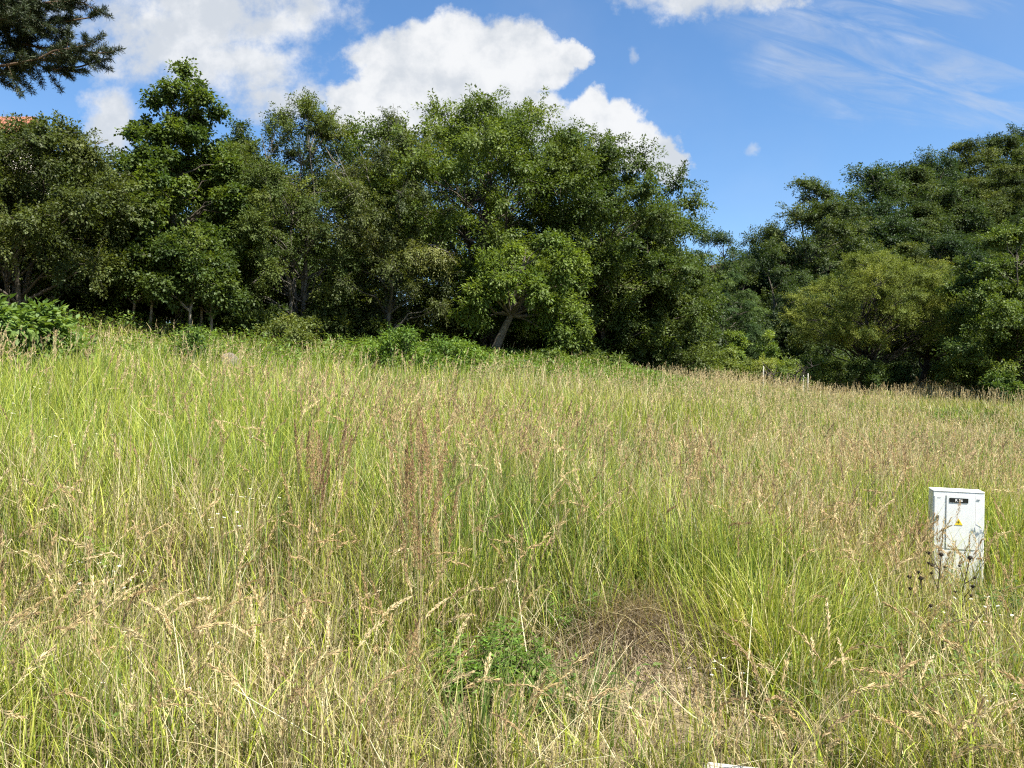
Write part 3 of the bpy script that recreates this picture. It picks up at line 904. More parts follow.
stone('boulder', 'grey rounded boulder in the grass right of the small dark shrub', at(229, 15.6), 15.6, 0.26, 0.25, 0.30, (0.17, 0.14, 0.115), 4, 0.36)

# ------------------------------------------------------------------ house behind the left trees
def house():
    Y = 44.0; x_ = at(-55, Y); g = tz(x_, Y) - 0.3
    top = ztop(118, Y) - g
    root = empty('brick_house', (x_, Y, g), 'house with a red tiled roof almost hidden behind the left trees', 'house')
    wall = mat_plain('render_wall', (0.62, 0.55, 0.45), 0.9, 0.2, 0.4)
    tile, x = mat_new('roof_tile')
    t = x.new('ShaderNodeTexCoord')
    wv = x.new('ShaderNodeTexWave'); wv.inputs['Scale'].default_value = 3.0; wv.inputs['Distortion'].default_value = 0.6
    x.link(t.outputs['Object'], wv.inputs['Vector'])
    p = x.new('ShaderNodeBsdfPrincipled'); p.inputs['Roughness'].default_value = 0.85
    x.link(x.mix(x.m('MULTIPLY', wv.outputs[0], x.noise(t.outputs['Object'], 5, 5)), (0.26, 0.085, 0.05, 1), (0.42, 0.16, 0.09, 1)), p.inputs['Base Color'])
    o = x.new('ShaderNodeOutputMaterial'); x.link(p.outputs[0], o.inputs[0])
    eave = top - 3.2
    b = MB(); b.box(-4.5, 4.5, -4, 4, -0.5, eave, (0.5, 0.5, 0.5))
    b.add([(-4.5, -4, eave), (-4.5, 4, eave), (-4.5, 0, top - 0.25), (-4.5, 0, top - 0.25)], [(0, 1, 2, 3)], (0.5, 0.5, 0.5))
    b.add([(4.5, -4, eave), (4.5, 4, eave), (4.5, 0, top - 0.25), (4.5, 0, top - 0.25)], [(0, 1, 2, 3)], (0.5, 0.5, 0.5))
    b.build('wall', wall, root)
    r = MB()
    for s in (-1, 1):
        v = [(-5, s * 4.7, eave - 0.5), (5, s * 4.7, eave - 0.5), (5, 0, top), (-5, 0, top),
             (-5, s * 4.7, eave - 0.3), (5, s * 4.7, eave - 0.3), (5, 0, top + 0.2), (-5, 0, top + 0.2)]
        r.add(v, [(0, 3, 2, 1), (4, 5, 6, 7), (0, 1, 5, 4), (1, 2, 6, 5), (2, 3, 7, 6), (3, 0, 4, 7)], (0.5, 0.5, 0.5))
    r.build('roof', tile, root)


house()

# ------------------------------------------------------------------ electric cabinet
def cabinet():
    Y = 6.5
    x_ = at(955, Y)
    g = 0.02
    top = ztop(490.5, Y)
    Wd, Dp = 0.385, 0.19
    H = top - g
    root = empty('meter_cabinet', (x_, Y, g), 'white electricity meter cabinet standing in tall grass on the right', 'cabinet')
    root.rotation_euler = (math.radians(0.8), math.radians(1.2), math.radians(-18))
    white = mat_plain('cabinet_white', (0.78, 0.79, 0.77), 0.5, 0.45, 0.5, (0.52, 0.50, 0.42))
    grey = mat_plain('cabinet_seam', (0.30, 0.30, 0.29), 0.6)
    black = mat_plain('plate_black', (0.012, 0.013, 0.012), 0.35)
    yellow = mat_plain('warning_yellow', (0.80, 0.60, 0.03), 0.4)
    lock = mat_plain('lock_metal', (0.12, 0.12, 0.12), 0.35)
    h = Wd / 2
    import bmesh

    def bev(name, x0, x1, y0, y1, z0, z1, mat, r=0.006, parent=root):
        bm = bmesh.new()
        bmesh.ops.create_cube(bm, size=1.0)
        for v in bm.verts:
            v.co = ((x0 + x1) / 2 + v.co.x * (x1 - x0), (y0 + y1) / 2 + v.co.y * (y1 - y0), (z0 + z1) / 2 + v.co.z * (z1 - z0))
        bmesh.ops.bevel(bm, geom=bm.edges[:], offset=r, segments=2, affect='EDGES')
        me = bpy.data.meshes.new(name); bm.to_mesh(me); bm.free()
        me.materials.append(mat)
        o = bpy.data.objects.new(name, me); COL.objects.link(o); o.parent = parent
        return o
    bev('body', -h, h, 0.0, Dp, -0.25, H - 0.013, white, 0.006)
    bev('top_cover', -h - 0.0015, h + 0.0015, -0.002, Dp + 0.0015, H - 0.012, H, white, 0.004)
    # seam lies proud of the body and dark; the door lies on top of it
    x0, x1 = -h + 0.100, h - 0.070
    z0, z1 = H * 0.40, H - 0.042
    bev('door_seam', x0 - 0.0035, x1 + 0.0035, -0.0025, 0.02, z0 - 0.0035, z1 + 0.0035, grey, 0.001)
    door = bev('door', x0, x1, -0.007, 0.02, z0, z1, white, 0.002)
    bev('lower_panel', -h + 0.012, h - 0.012, -0.005, 0.02, 0.06, z0 - 0.012, white, 0.002)
    bev('side_panel', -h + 0.010, x0 - 0.012, -0.004, 0.02, z0, z1 - 0.004, white, 0.002)
    bev('lock', -h + 0.026, -h + 0.046, -0.014, 0.0, H * 0.70, H * 0.70 + 0.034, lock, 0.004)
    for sx in (-h + 0.045, h - 0.045):
        bev('maker_mark', sx - 0.012, sx + 0.012, -0.0052, 0.004, H - 0.066, H - 0.060, mat_plain('mark_grey', (0.42, 0.42, 0.42)), 0.0005)
    pl = bev('number_plate', -0.070, 0.070, -0.0105, -0.006, H - 0.098, H - 0.060, black, 0.0015, door)
    wh = mat_plain('plate_white', (0.85, 0.85, 0.83), 0.5)

    def text(s, size, cx, cz, mat, parent, y):
        cu = bpy.data.curves.new('text', 'FONT')
        cu.body = s; cu.size = size; cu.align_x = 'CENTER'; cu.align_y = 'CENTER'; cu.extrude = 0.0004
        o = bpy.data.objects.new('plate_digits', cu)
        COL.objects.link(o)
        o.data.materials.append(mat)
        o.location = (cx, y, cz); o.rotation_euler = (math.pi / 2, 0, 0)
        o.parent = parent
        return o
    tx = text('R 36', 0.030, 0.0, H - 0.079, wh, pl, -0.0115)
    tx.data.offset = 0.0008
    bpy.context.view_layer.update()
    dm_ = bpy.data.meshes.new_from_object(tx)
    to = bpy.data.objects.new('plate_lettering', dm_); COL.objects.link(to)
    to.location, to.rotation_euler, to.parent = tx.location, tx.rotation_euler, pl
    bpy.data.objects.remove(tx)
    # warning triangle with a flash
    def prism(name, poly, y0, y1, mat, parent):
        bm = bmesh.new()
        a = [bm.verts.new((p[0], y0, p[1])) for p in poly]; b = [bm.verts.new((p[0], y1, p[1])) for p in poly]
        bm.faces.new(a); bm.faces.new(b[::-1])
        for i in range(len(poly)):
            j = (i + 1) % len(poly)
            bm.faces.new((a[j], a[i], b[i], b[j]))
        bmesh.ops.recalc_face_normals(bm, faces=bm.faces[:])
        me = bpy.data.meshes.new(name); bm.to_mesh(me); bm.free(); me.materials.append(mat)
        o = bpy.data.objects.new(name, me); COL.objects.link(o); o.parent = parent
        return o
    cz = H - 0.285
    tri = prism('warning_sign', [(-0.031, cz), (0.031, cz), (0.0, cz + 0.055)], -0.0095, -0.006, yellow, door)
    prism('flash_symbol', [(0.004, cz + 0.042), (-0.010, cz + 0.022), (-0.001, cz + 0.023), (-0.006, cz + 0.006), (0.010, cz + 0.028), (0.001, cz + 0.027)], -0.0108, -0.0094, black, tri)


cabinet()

# ------------------------------------------------------------------ kerb stones
KC = (0.62, 0.60, 0.55)


def kerb(xc, yc, ang, L, label, seed):
    import bmesh
    bm = bmesh.new()
    bmesh.ops.create_cube(bm, size=1.0)
    for v in bm.verts:
        v.co = (v.co.x * L, v.co.y * 0.13, v.co.z * 0.25)
    bmesh.ops.bevel(bm, geom=bm.edges[:], offset=0.014, segments=3, affect='EDGES')
    me = bpy.data.meshes.new('kerb_stone'); bm.to_mesh(me); bm.free()
    me.materials.append(M_KERB)
    o = bpy.data.objects.new('kerb_stone', me); COL.objects.link(o)
    o.location = (xc, yc, -0.07); o.rotation_euler = (0.02, 0.01, ang)
    tag(o, label, 'kerb', 'kerb stones along the road')


M_KERB = mat_plain('kerb_concrete', (0.40, 0.38, 0.34), 0.85, 0.2, 0.7, (0.34, 0.32, 0.28))
kerb(1.02, 3.215, -0.24, 0.44, 'pale concrete kerb stone showing through the grass at the bottom of the view', 1)

# ------------------------------------------------------------------ grass
def curve_pts(rng, base, az, length, th0, th1, seg, p=1.6):
    """(N,seg+1,3) points of stems that bend over by th0 + th1*t^p from upright"""
    n = len(base)
    out = np.empty((n, seg + 1, 3)); out[:, 0] = base
    dx, dy = np.cos(az), np.sin(az)
    for k in range(seg):
        t = (k + 0.5) / seg
        th = th0 + th1 * t ** p
        st = (length / seg)[:, None] * np.stack([np.sin(th) * dx, np.sin(th) * dy, np.cos(th)], 1)
        out[:, k + 1] = out[:, k] + st
    return out


def blades(mb, rng, base, az, length, width, th0, th1, c0, c1, seg=3, taper=1.0, p=1.6):
    P_ = curve_pts(rng, base, az, length, th0, th1, seg, p)
    n = len(base)
    tw = az + np.pi / 2 + rng.normal(0, 0.9, n)
    side = np.stack([np.cos(tw), np.sin(tw), 0 * tw], 1)
    t = np.linspace(0, 1, seg + 1)
    wd = width[:, None] * (1 - 0.92 * taper * t[None] ** 1.7)
    A = P_ + side[:, None] * (wd / 2)[:, :, None]
    B = P_ - side[:, None] * (wd / 2)[:, :, None]
    v = np.stack([A, B], 2).reshape(n, -1, 3)            # order A0,B0,A1,B1...
    off = (np.arange(n) * 2 * (seg + 1))[:, None]
    k = np.arange(seg)[None] * 2
    f = np.stack([off + k, off + k + 1, off + k + 3, off + k + 2], -1)
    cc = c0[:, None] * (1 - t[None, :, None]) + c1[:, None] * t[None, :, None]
    c = np.repeat(cc, 2, 1).reshape(-1, 3)
    mb.add(v.reshape(-1, 3), f.reshape(-1, 4), c)
    return P_


def panicles(mb, rng, P_, pf, radius, K, ls, ws, col, var=0.2):
    """seed heads of K spikelets on the last pf of each stalk's curve P_"""
    n, m = P_.shape[:2]; seg = m - 1
    t = rng.random((n, K)) ** 0.9
    s = (1 - pf[:, None] * (1 - t)) * seg
    k = np.minimum(s.astype(int), seg - 1); fr = (s - k)[..., None]
    i = np.arange(n)[:, None]
    a, b = P_[i, k], P_[i, k + 1]
    pos = a + (b - a) * fr
    tan = b - a; tan /= np.linalg.norm(tan, axis=-1, keepdims=True) + 1e-9
    rp = rng.normal(size=(n, K, 3)); rp /= np.linalg.norm(rp, axis=-1, keepdims=True)
    rr_ = radius[:, None] * np.sin(np.pi * np.clip(t * 0.9 + 0.08, 0, 1)) ** 0.8 * rng.random((n, K)) ** 0.6
    pos = pos + rp * rr_[..., None]
    ax = tan * 0.9 + rp * 0.4
    ln = (ls[:, None] * rng.uniform(0.6, 1.3, (n, K))).ravel()
    wd = (ws[:, None] * rng.uniform(0.7, 1.3, (n, K))).ravel()
    c = col[:, None] * np.exp(var * rng.normal(size=(n, K, 1)))
    leaf_quads(mb, pos.reshape(-1, 3) - ax.reshape(-1, 3) * (ln[:, None] * 0.5), ax.reshape(-1, 3), rng.normal(size=(n * K, 3)), ln, wd, np.clip(c.reshape(-1, 3), 0.01, 0.8))


def scatter(rng, y0, y1, dens, kx=0.78, pad=1.2):
    w0, w1 = 2 * (kx * y0 + pad), 2 * (kx * y1 + pad)
    n = int(dens * (w0 + w1) / 2 * (y1 - y0))
    r = rng.random(n)
    y = (-w0 + np.sqrt(w0 * w0 + r * (w1 * w1 - w0 * w0))) / (w1 - w0) * (y1 - y0) + y0
    x = rng.uniform(-1, 1, n) * (kx * y + pad)
    return x, y


def inside(x, y):
    right = x > 6.5
    return np.where(right, y < field_edge(x) + 6.5, y < field_edge(x) - 0.4 + 0.9 * (vnoise(x, y, 0.8, 4) - 0.5))


def zones(x, y):
    """what grows where: greenness, height factor, seed heads, dead thatch"""
    nz = vnoise(x, y, 0.45, 0) * 0.6 + vnoise(x, y, 1.3, 1) * 0.4
    nf = vnoise(x, y, 2.6, 2)
    u = x / np.maximum(y, 0.5)
    green = 0.54 + 1.3 * (nz - 0.5) + 0.25 * (nf - 0.5)
    green += 0.30 * sstep(-u, 0.0, 0.45) * sstep(y, 5, 7)          # the left half stays greener
    green -= 0.22 * sstep(u, 0.1, 0.5) * sstep(y, 7, 12)
    green += 0.35 * np.exp(-(((x - 1.55) / 0.5) ** 2 + ((y - 4.6) / 0.7) ** 2))     # lush yellow-green tussocks right of the slip
    green -= 0.75 * np.exp(-(((x - 2.4) / 0.9) ** 2 + ((y - 6.4) / 0.9) ** 2))     # matted straw left of the cabinet
    fore = 1 - sstep(y, 4.3, 5.3)
    green = green * (1 - 0.35 * fore) + 0.02
    topband = sstep(y - field_edge(x), -11.5, -7.5) * (1 - sstep(x, 3.5, 7))
    green = green + 0.22 * topband * sstep(x, -8, -3) - 0.12 * topband * (1 - sstep(x, -8, -3))
    height = 0.76 + 0.40 * (nz - 0.5) + 0.25 * (nf - 0.5)
    height *= 1 - fore * (0.56 - 0.24 * sstep(-x, 0.2, 1.0))
    height *= 1 - 0.5 * topband
    height *= 1 - 0.42 * sstep(x, 2, 7) * sstep(y, 12, 20)
    mat_ = sstep(x, 1.5, 2.4) * (1 - sstep(y, 5.9, 6.7)) * (1 - fore)
    height *= 1 - 0.42 * mat_
    slip, bankb = bare_patch(x, y)
    gap = sstep(vnoise(x, y, 3.1, 4), 0.28, 0.52)
    frontc = sstep(x, -0.55, -0.3) * (1 - sstep(x, 1.15, 1.4)) * sstep(y, 3.15, 3.4) * (1 - sstep(y, 4.3, 4.6))
    height *= 1 - 0.55 * frontc
    thin = (1 - 0.5 * frontc) * np.clip(1 - 1.3 * slip ** 0.7, 0, 1) * (1 - 0.8 * bankb) * (1 - (1 - gap) * (0.55 + 0.38 * fore))
    heads = np.clip(0.75 + 1.3 * (vnoise(x, y, 0.6, 3) - 0.5), 0.1, 1.5) * (1 - 0.85 * topband) * (1 - 0.55 * fore)
    heads *= 0.35 + 0.85 * sstep(u, -0.35, 0.2)
    heads *= 0.25 + 1.4 * sstep(vnoise(x, y, 0.30, 1), 0.38, 0.62)
    heads += 0.7 * fore * sstep(-x, -0.3, 0.4)
    heads += 0.9 * np.exp(-(((x + 0.3) / 1.3) ** 2 + ((y - 7.6) / 1.6) ** 2))
    return np.clip(green, 0, 1), np.clip(height, 0.2, 1.2), heads, thin, fore


def keep_clear(x, y):
    """no stems through the cabinet or the kerb"""
    cx_, cy_ = at(955, 6.5), 6.5
    a = math.radians(-18)
    dx, dy = x - cx_, y - cy_
    lx = dx * math.cos(a) + dy * math.sin(a); ly = -dx * math.sin(a) + dy * math.cos(a)
    k = ~((np.abs(lx) < 0.26) & (ly > -0.05) & (ly < 0.31))
    front = (np.abs(lx + 0.1 * ly) < 0.34) & (ly > -0.75) & (ly <= -0.05)
    k &= ~(front & (np.random.default_rng(3).random(len(x)) < 0.66))
    k &= ~((x > 0.8) & (x < 1.24) & (np.abs(y - (3.215 - 0.24 * (x - 1.02))) < 0.075))
    k &= ~((x > 0.86) & (x < 1.0) & (y < 3.25))
    return k


PAL_G = np.array([(0.310, 0.365, 0.050), (0.215, 0.300, 0.044), (0.410, 0.425, 0.085), (0.110, 0.180, 0.036), (0.35, 0.41, 0.040)])
PAL_D = np.array([(0.53, 0.44, 0.235), (0.40, 0.32, 0.18), (0.64, 0.56, 0.34), (0.25, 0.195, 0.12), (0.48, 0.43, 0.19)])
PAL_H = np.array([(0.36, 0.235, 0.125), (0.54, 0.41, 0.21), (0.28, 0.175, 0.10), (0.62, 0.50, 0.28), (0.46, 0.33, 0.17)])


def grass():
    gm, dm, sm = MB(), MB(), MB()
    rng = np.random.default_rng(21)
    #        y0    y1   blades dead  stalks width  seg K
    bands = [(2.75, 4.4, 2600, 750, 60, 0.0064, 4, 70),
             (4.4, 6.6, 2500, 480, 58, 0.0066, 4, 60),
             (6.6, 9.5, 1600, 260, 66, 0.0085, 3, 40),
             (9.5, 14.0, 950, 150, 40, 0.0115, 3, 26),
             (14.0, 20.0, 520, 100, 30, 0.0150, 3, 18),
             (20.0, 29.0, 300, 70, 26, 0.0210, 2, 12),
             (29.0, 41.0, 200, 60, 26, 0.0290, 2, 9)]
    for y0, y1, nb, nd, ns, wd, seg, K in bands:
        # living blades, in tufts
        x, y = scatter(rng, y0, y1, nb)
        tx, ty = scatter(rng, y0, y1, nb / 42)
        j = rng.integers(0, len(tx), len(x))
        mixm = rng.random(len(x)) < 0.74
        x = np.where(mixm, tx[j] + rng.normal(0, 0.055, len(x)), x); y = np.where(mixm, ty[j] + rng.normal(0, 0.045, len(x)), y)
        tuft = np.where(mixm, (j * 0.6180339) % 1.0, rng.random(len(x)))
        y = np.maximum(y, 2.9)
        g, h, hd, thin, fore = zones(x, y)
        k = inside(x, y) & keep_clear(x, y) & (rng.random(len(x)) < thin)
        x, y, g, h, fore, tuft = x[k], y[k], g[k], h[k], fore[k], tuft[k]
        n = len(x)
        z = terrain(x, y) - 0.02
        L = h * rng.uniform(0.45, 1.25, n) * (0.85 + 0.3 * tuft)
        az = rng.uniform(0, 2 * np.pi, n)
        isg = rng.random(n) < 0.18 + 0.95 * g
        c = np.where(isg[:, None], PAL_G[rng.integers(0, 5, n)], PAL_D[rng.integers(0, 5, n)])
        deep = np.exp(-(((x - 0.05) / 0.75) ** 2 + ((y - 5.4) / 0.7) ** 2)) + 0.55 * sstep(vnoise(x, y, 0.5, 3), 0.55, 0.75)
        c = np.where((rng.random(n) < 0.75 * deep)[:, None], PAL_G[rng.choice([3, 3, 1], n)], c)      # random darker green patches, plus shade painted into the centre grass wall
        c = c * np.exp(0.18 * rng.normal(size=(n, 1)) + 0.25 * (tuft[:, None] - 0.5))
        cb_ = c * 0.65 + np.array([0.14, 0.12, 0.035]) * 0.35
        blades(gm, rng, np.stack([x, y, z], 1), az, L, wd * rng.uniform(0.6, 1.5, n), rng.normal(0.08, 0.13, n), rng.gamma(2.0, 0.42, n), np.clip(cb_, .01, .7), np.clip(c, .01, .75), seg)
        if y0 < 9:      # long broad arching blades
            x, y = scatter(rng, y0, y1, 150 if y0 < 6 else 70)
            y = np.maximum(y, 2.95)
            g, h, hd, thin, fore = zones(x, y)
            k = inside(x, y) & keep_clear(x, y) & (rng.random(len(x)) < thin) & (vnoise(x, y, 1.8, 3) > 0.36)
            x, y, h, fore = x[k], y[k], h[k], fore[k]
            n = len(x)
            c = PAL_G[rng.choice([0, 1, 2, 4], n)] * np.exp(0.2 * rng.normal(size=(n, 1)))
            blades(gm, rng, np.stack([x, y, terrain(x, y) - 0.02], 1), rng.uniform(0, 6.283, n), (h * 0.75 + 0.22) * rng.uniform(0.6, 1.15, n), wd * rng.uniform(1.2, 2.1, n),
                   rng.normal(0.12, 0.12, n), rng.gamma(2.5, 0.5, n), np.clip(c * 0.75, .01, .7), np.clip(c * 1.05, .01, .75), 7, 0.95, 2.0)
        # dead stems and thatch
        x, y = scatter(rng, y0, y1, nd)
        y = np.maximum(y, 2.95)
        g, h, hd, thin, fore = zones(x, y)
        k = inside(x, y) & keep_clear(x, y) & (rng.random(len(x)) < np.maximum(thin, 0.22)) & (rng.random(len(x)) < 1.15 - 0.7 * g)
        x, y, h, fore = x[k], y[k], h[k], fore[k]
        n = len(x)
        z = terrain(x, y) + rng.uniform(-0.01, 0.12, n)
        flatd = rng.random(n) < 0.35 + 0.3 * fore
        th0 = np.where(flatd, rng.uniform(0.7, 1.5, n), rng.normal(0.1, 0.2, n))
        th1 = np.where(flatd, rng.normal(0.2, 0.5, n), rng.gamma(2, 0.3, n))
        L = np.where(flatd, rng.uniform(0.25, 0.7, n), h * rng.uniform(0.5, 1.2, n))
        c = PAL_D[rng.integers(0, 5, n)] * np.exp(0.25 * rng.normal(size=(n, 1)))
        blades(dm, rng, np.stack([x, y, z], 1), rng.uniform(0, 6.283, n), L, wd * rng.uniform(0.35, 0.9, n), th0, th1, np.clip(c * 0.8, .01, .7), np.clip(c, .01, .75), seg, 0.6)
        # flowering stalks with seed heads
        x, y = scatter(rng, y0, y1, ns)
        y = np.maximum(y, 3.05)
        g, h, hd, thin, fore = zones(x, y)
        k = inside(x, y) & keep_clear(x, y) & (rng.random(len(x)) < hd) & (thin > 0.5)
        x, y, h, fore = x[k], y[k], h[k], fore[k]
        n = len(x)
        clus = vnoise(x, y, 0.9, 5)
        z = terrain(x, y)
        L = (0.36 + 0.98 * h) * rng.uniform(0.78, 1.15, n)
        az = rng.normal(0.15, 0.9, n) + np.where(rng.random(n) < 0.3, np.pi, 0)
        arch = rng.random(n) < 0.10 + 0.55 * fore
        th1 = np.where(arch, rng.uniform(0.9, 2.1, n), rng.gamma(1.6, 0.22, n))
        cst = PAL_D[rng.integers(0, 3, n)] * np.exp(0.15 * rng.normal(size=(n, 1)))
        P_ = blades(dm, rng, np.stack([x, y, z], 1), az, L, wd * 0.36 * np.ones(n), rng.normal(0.05, 0.08, n), th1, cst * np.array([0.75, 0.85, 0.6]), cst, 7 if y0 < 9 else 4, 0.55, 2.4)
        brown = np.exp(-(((x + 0.3) / 1.4) ** 2 + ((y - 7.6) / 1.8) ** 2))
        ch = PAL_H[np.where(rng.random(n) < brown * 0.7, rng.choice([0, 2, 0, 4], n), np.clip((clus * 5 + rng.normal(0, 1.2, n)).astype(int), 0, 4))]
        ch = ch + (np.array([0.60, 0.49, 0.28]) - ch) * (0.25 + 0.45 * sstep(y, 7, 12))[:, None]
        ch = np.where(((y < 5.2) & (rng.random(n) < 0.85))[:, None], PAL_H[rng.choice([1, 3, 1, 4], n)] * 0.88, ch)
        pl = rng.uniform(0.16, 0.27, n)
        sc = wd / 0.0055
        panicles(sm, rng, P_, np.clip(pl / L, 0.1, 0.5), rng.uniform(0.008, 0.018, n) * (0.9 + 0.12 * sc), K, 0.021 * np.ones(n) * (0.75 + 0.45 * sc), 0.0042 * np.ones(n) * (0.65 + 0.36 * sc), ch)
    # matted dead grass hanging down the slipped bank
    n = 3400
    x = 0.78 + rng.normal(0, 0.34, n); y = 4.75 + rng.normal(0, 0.22, n)
    k = rng.random(n) < 1 - 0.75 * np.exp(-(((x - 1.12) / 0.22) ** 2 + ((y - 4.5) / 0.3) ** 2))
    x, y = x[k], y[k]; n = len(x)
    c = np.array([(0.30, 0.25, 0.18), (0.22, 0.17, 0.12), (0.40, 0.33, 0.22)])[rng.integers(0, 3, n)] * np.exp(0.3 * rng.normal(size=(n, 1)))
    blades(dm, rng, np.stack([x, y, terrain(x, y) + rng.uniform(0.0, 0.05, n)], 1), rng.normal(-np.pi / 2, 0.55, n), rng.uniform(0.15, 0.5, n), 0.004 * rng.uniform(0.5, 1.3, n),
           rng.uniform(0.5, 1.5, n), rng.uniform(0.2, 1.0, n), np.clip(c, .01, .7), np.clip(c, .01, .7), 5, 0.7)
    # dark herb layer of small leaves low in the sward
    hm = MB()
    for y0, y1, d_, lf in [(2.8, 4.6, 160, 0.045), (4.6, 9, 60, 0.06), (9, 15, 50, 0.085), (15, 30, 75, 0.11)]:
        x, y = scatter(rng, y0, y1, d_)
        g, h, hd, thin, fore = zones(x, y)
        tb_ = sstep(y - field_edge(x), -11.5, -7.5) * (1 - sstep(x, 3.5, 7))
        pn = vnoise(x, y, 1.2, 5)
        k = inside(x, y) & keep_clear(x, y) & (y > 2.95) & (thin > 0.15) & ((pn > 0.62) | ((rng.random(len(x)) < tb_ * (0.25 + 0.75 * sstep(x, -8, -3))) & (pn > 0.25)))
        x, y, tb_ = x[k], y[k], tb_[k]
        x = np.repeat(x, 6) + rng.normal(0, 0.04, len(x) * 6); y = np.repeat(y, 6) + rng.normal(0, 0.04, len(y) * 6); tb_ = np.repeat(tb_, 6)
        n = len(x)
        z = terrain(x, y) + rng.uniform(0.03, 0.30, n) * (1 + 1.0 * tb_)
        ax = unit(rng, n); ax[:, 2] = ax[:, 2] * 0.4 + 0.25
        nr = unit(rng, n) * 0.5; nr[:, 2] += 1
        c = np.array([(0.115, 0.185, 0.034), (0.085, 0.14, 0.03), (0.15, 0.21, 0.045)])[rng.integers(0, 3, n)] * np.exp(0.2 * rng.normal(size=(n, 1)))
        leaf_quads(hm, np.stack([x, y, z], 1), ax, nr, lf * rng.uniform(0.6, 1.4, n), lf * 0.4 * rng.uniform(0.7, 1.3, n), np.clip(c, .01, .6))
    tag(hm.build('low_herbs', M_LEAF), 'small green herb leaves low among the grass, thickest along the wood edge', 'herbs', kind='stuff')
    tag(gm.build('grass', M_GRASS), 'tall yellow-green meadow grass covering the slope', 'grass', kind='stuff')
    tag(dm.build('dry_grass', M_GRASS), 'dead straw-coloured stems and thatch among the green grass', 'dry grass', kind='stuff')
    tag(sm.build('grass_seed_heads', M_SEED), 'feathery brown and straw seed heads over the meadow', 'seed heads', kind='stuff')


grass()


# ------------------------------------------------------------------ foreground plants of their own
def reed_clump(name, label, x, y, stalks, seed, group, fat=1.0):
    """stalks: (length, azimuth, th0, th1, head length, colour index, dx, dy)"""
    rng = np.random.default_rng(seed)
    z = tz(x, y)
    root = empty(name, (x, y, z), label, 'grass clump', group)
    b = MB()
    n = 60
    base = np.stack([rng.normal(0, 0.06, n), rng.normal(0, 0.05, n), np.full(n, -0.03)], 1)
    c = PAL_G[rng.integers(0, 5, n)]
    blades(b, rng, base, rng.uniform(0, 6.28, n), rng.uniform(0.25, 0.7, n), 0.005 * rng.uniform(0.7, 1.4, n), rng.normal(0.1, 0.1, n), rng.gamma(2, 0.4, n), c * 0.6, c, 4)
    b.build('blades', M_GRASS, root)
    for (L, az, th0, th1, hl, ci, dx, dy) in stalks:
        s, hd = MB(), MB()
        cst = np.array([PAL_D[ci % 3]])
        P_ = blades(s, rng, np.array([[dx, dy, -0.03]]), np.array([az]), np.array([L]), np.array([0.0034]), np.array([th0]), np.array([th1]), cst * 0.8, cst, 12, 0.4, 2.2)
        so = s.build('stalk', M_GRASS, root)
        panicles(hd, rng, P_, np.array([hl / L]), np.array([rng.uniform(0.010, 0.016) * fat]), int(210 * fat), np.array([0.015]), np.array([0.0036]), np.array([PAL_H[ci]]), 0.25)
        hd.build('seed_head', M_SEED, so)
    return root


CL = 'reed grass clumps in the foreground'
R_ = random.Random(8)


def up_stalks(n, L, ci, hl=0.26, lean=0.1):
    return [(L * R_.uniform(0.6, 1.05), R_.uniform(0, 6.28), R_.uniform(0.0, lean), R_.uniform(0.05, 0.6), hl * R_.uniform(0.8, 1.15), ci if R_.random() < 0.7 else 4,
             R_.uniform(-0.11, 0.11), R_.uniform(-0.12, 0.12)) for _ in range(n)]


def arch_stalks(n, L, ci, az, th1=1.3, hl=0.2, sp=0.25):
    return [(L * R_.uniform(0.6, 1.12), az + R_.uniform(-1.3, 1.3), R_.uniform(0.0, 0.25), th1 * R_.uniform(0.3, 1.4), hl * R_.uniform(0.8, 1.15), ci if R_.random() < 0.7 else 1,
             R_.uniform(-sp, sp), R_.uniform(-0.1, 0.1)) for _ in range(n)]


reed_clump('reed_clump', 'tall upright clump of brown seed heads in the middle of the meadow front', at(426, 4.3), 4.3, [(a, b, c, d * 0.4, *r) for a, b, c, d, *r in up_stalks(26, 1.5, 0, 0.36)], 400, CL, 1.5)
reed_clump('reed_clump', 'upright clump of reddish-brown seed heads left of the tallest clump', at(312, 4.9), 4.9, [(a, b, c, d * 0.5, *r) for a, b, c, d, *r in up_stalks(20, 1.15, 2, 0.3)], 401, CL, 1.35)
reed_clump('reed_clump', 'lone lower clump of straw heads right below the tallest brown clump', at(392, 3.6), 3.6, up_stalks(6, 0.95, 1) + arch_stalks(5, 0.9, 3, 0.2), 402, CL)
reed_clump('reed_clump', 'clump of pale arching seed heads at the left edge of the foreground', at(20, 3.7), 3.7, arch_stalks(10, 0.85, 1, 0.1, 1.5, 0.22, 0.35), 403, CL)
reed_clump('reed_clump', 'clump of arching straw heads in the tangled grass lower left', at(150, 3.9), 3.9, arch_stalks(15, 0.92, 3, 0.3, 1.4, 0.22, 0.5), 404, CL)
reed_clump('reed_clump', 'clump of bent pale heads between lower left tangle and green weeds', at(230, 3.5), 3.5, arch_stalks(12, 0.78, 3, 2.6, 1.2, 0.2, 0.45), 405, CL)
reed_clump('reed_clump', 'nodding pale stalks in front of the green weeds at the bottom', at(490, 3.3), 3.3, arch_stalks(5, 0.62, 3, 0.4, 0.9, 0.15, 0.15), 406, CL)
reed_clump('reed_clump', 'wide bunch of wind-bent straw heads left of the cabinet', at(800, 5.6), 5.6, arch_stalks(16, 1.0, 3, 0.2, 0.9, 0.2, 0.6), 407, CL)
reed_clump('reed_clump', 'arching brown stalks leaning across the foot of the cabinet', at(893, 5.9), 5.9, arch_stalks(9, 0.78, 1, 0.1, 1.1, 0.2, 0.22), 408, CL)
reed_clump('reed_clump', 'upright dusky clump standing on the slope right of centre', at(690, 6.6), 6.6, up_stalks(18, 1.2, 4, 0.28, 0.25), 409, CL)

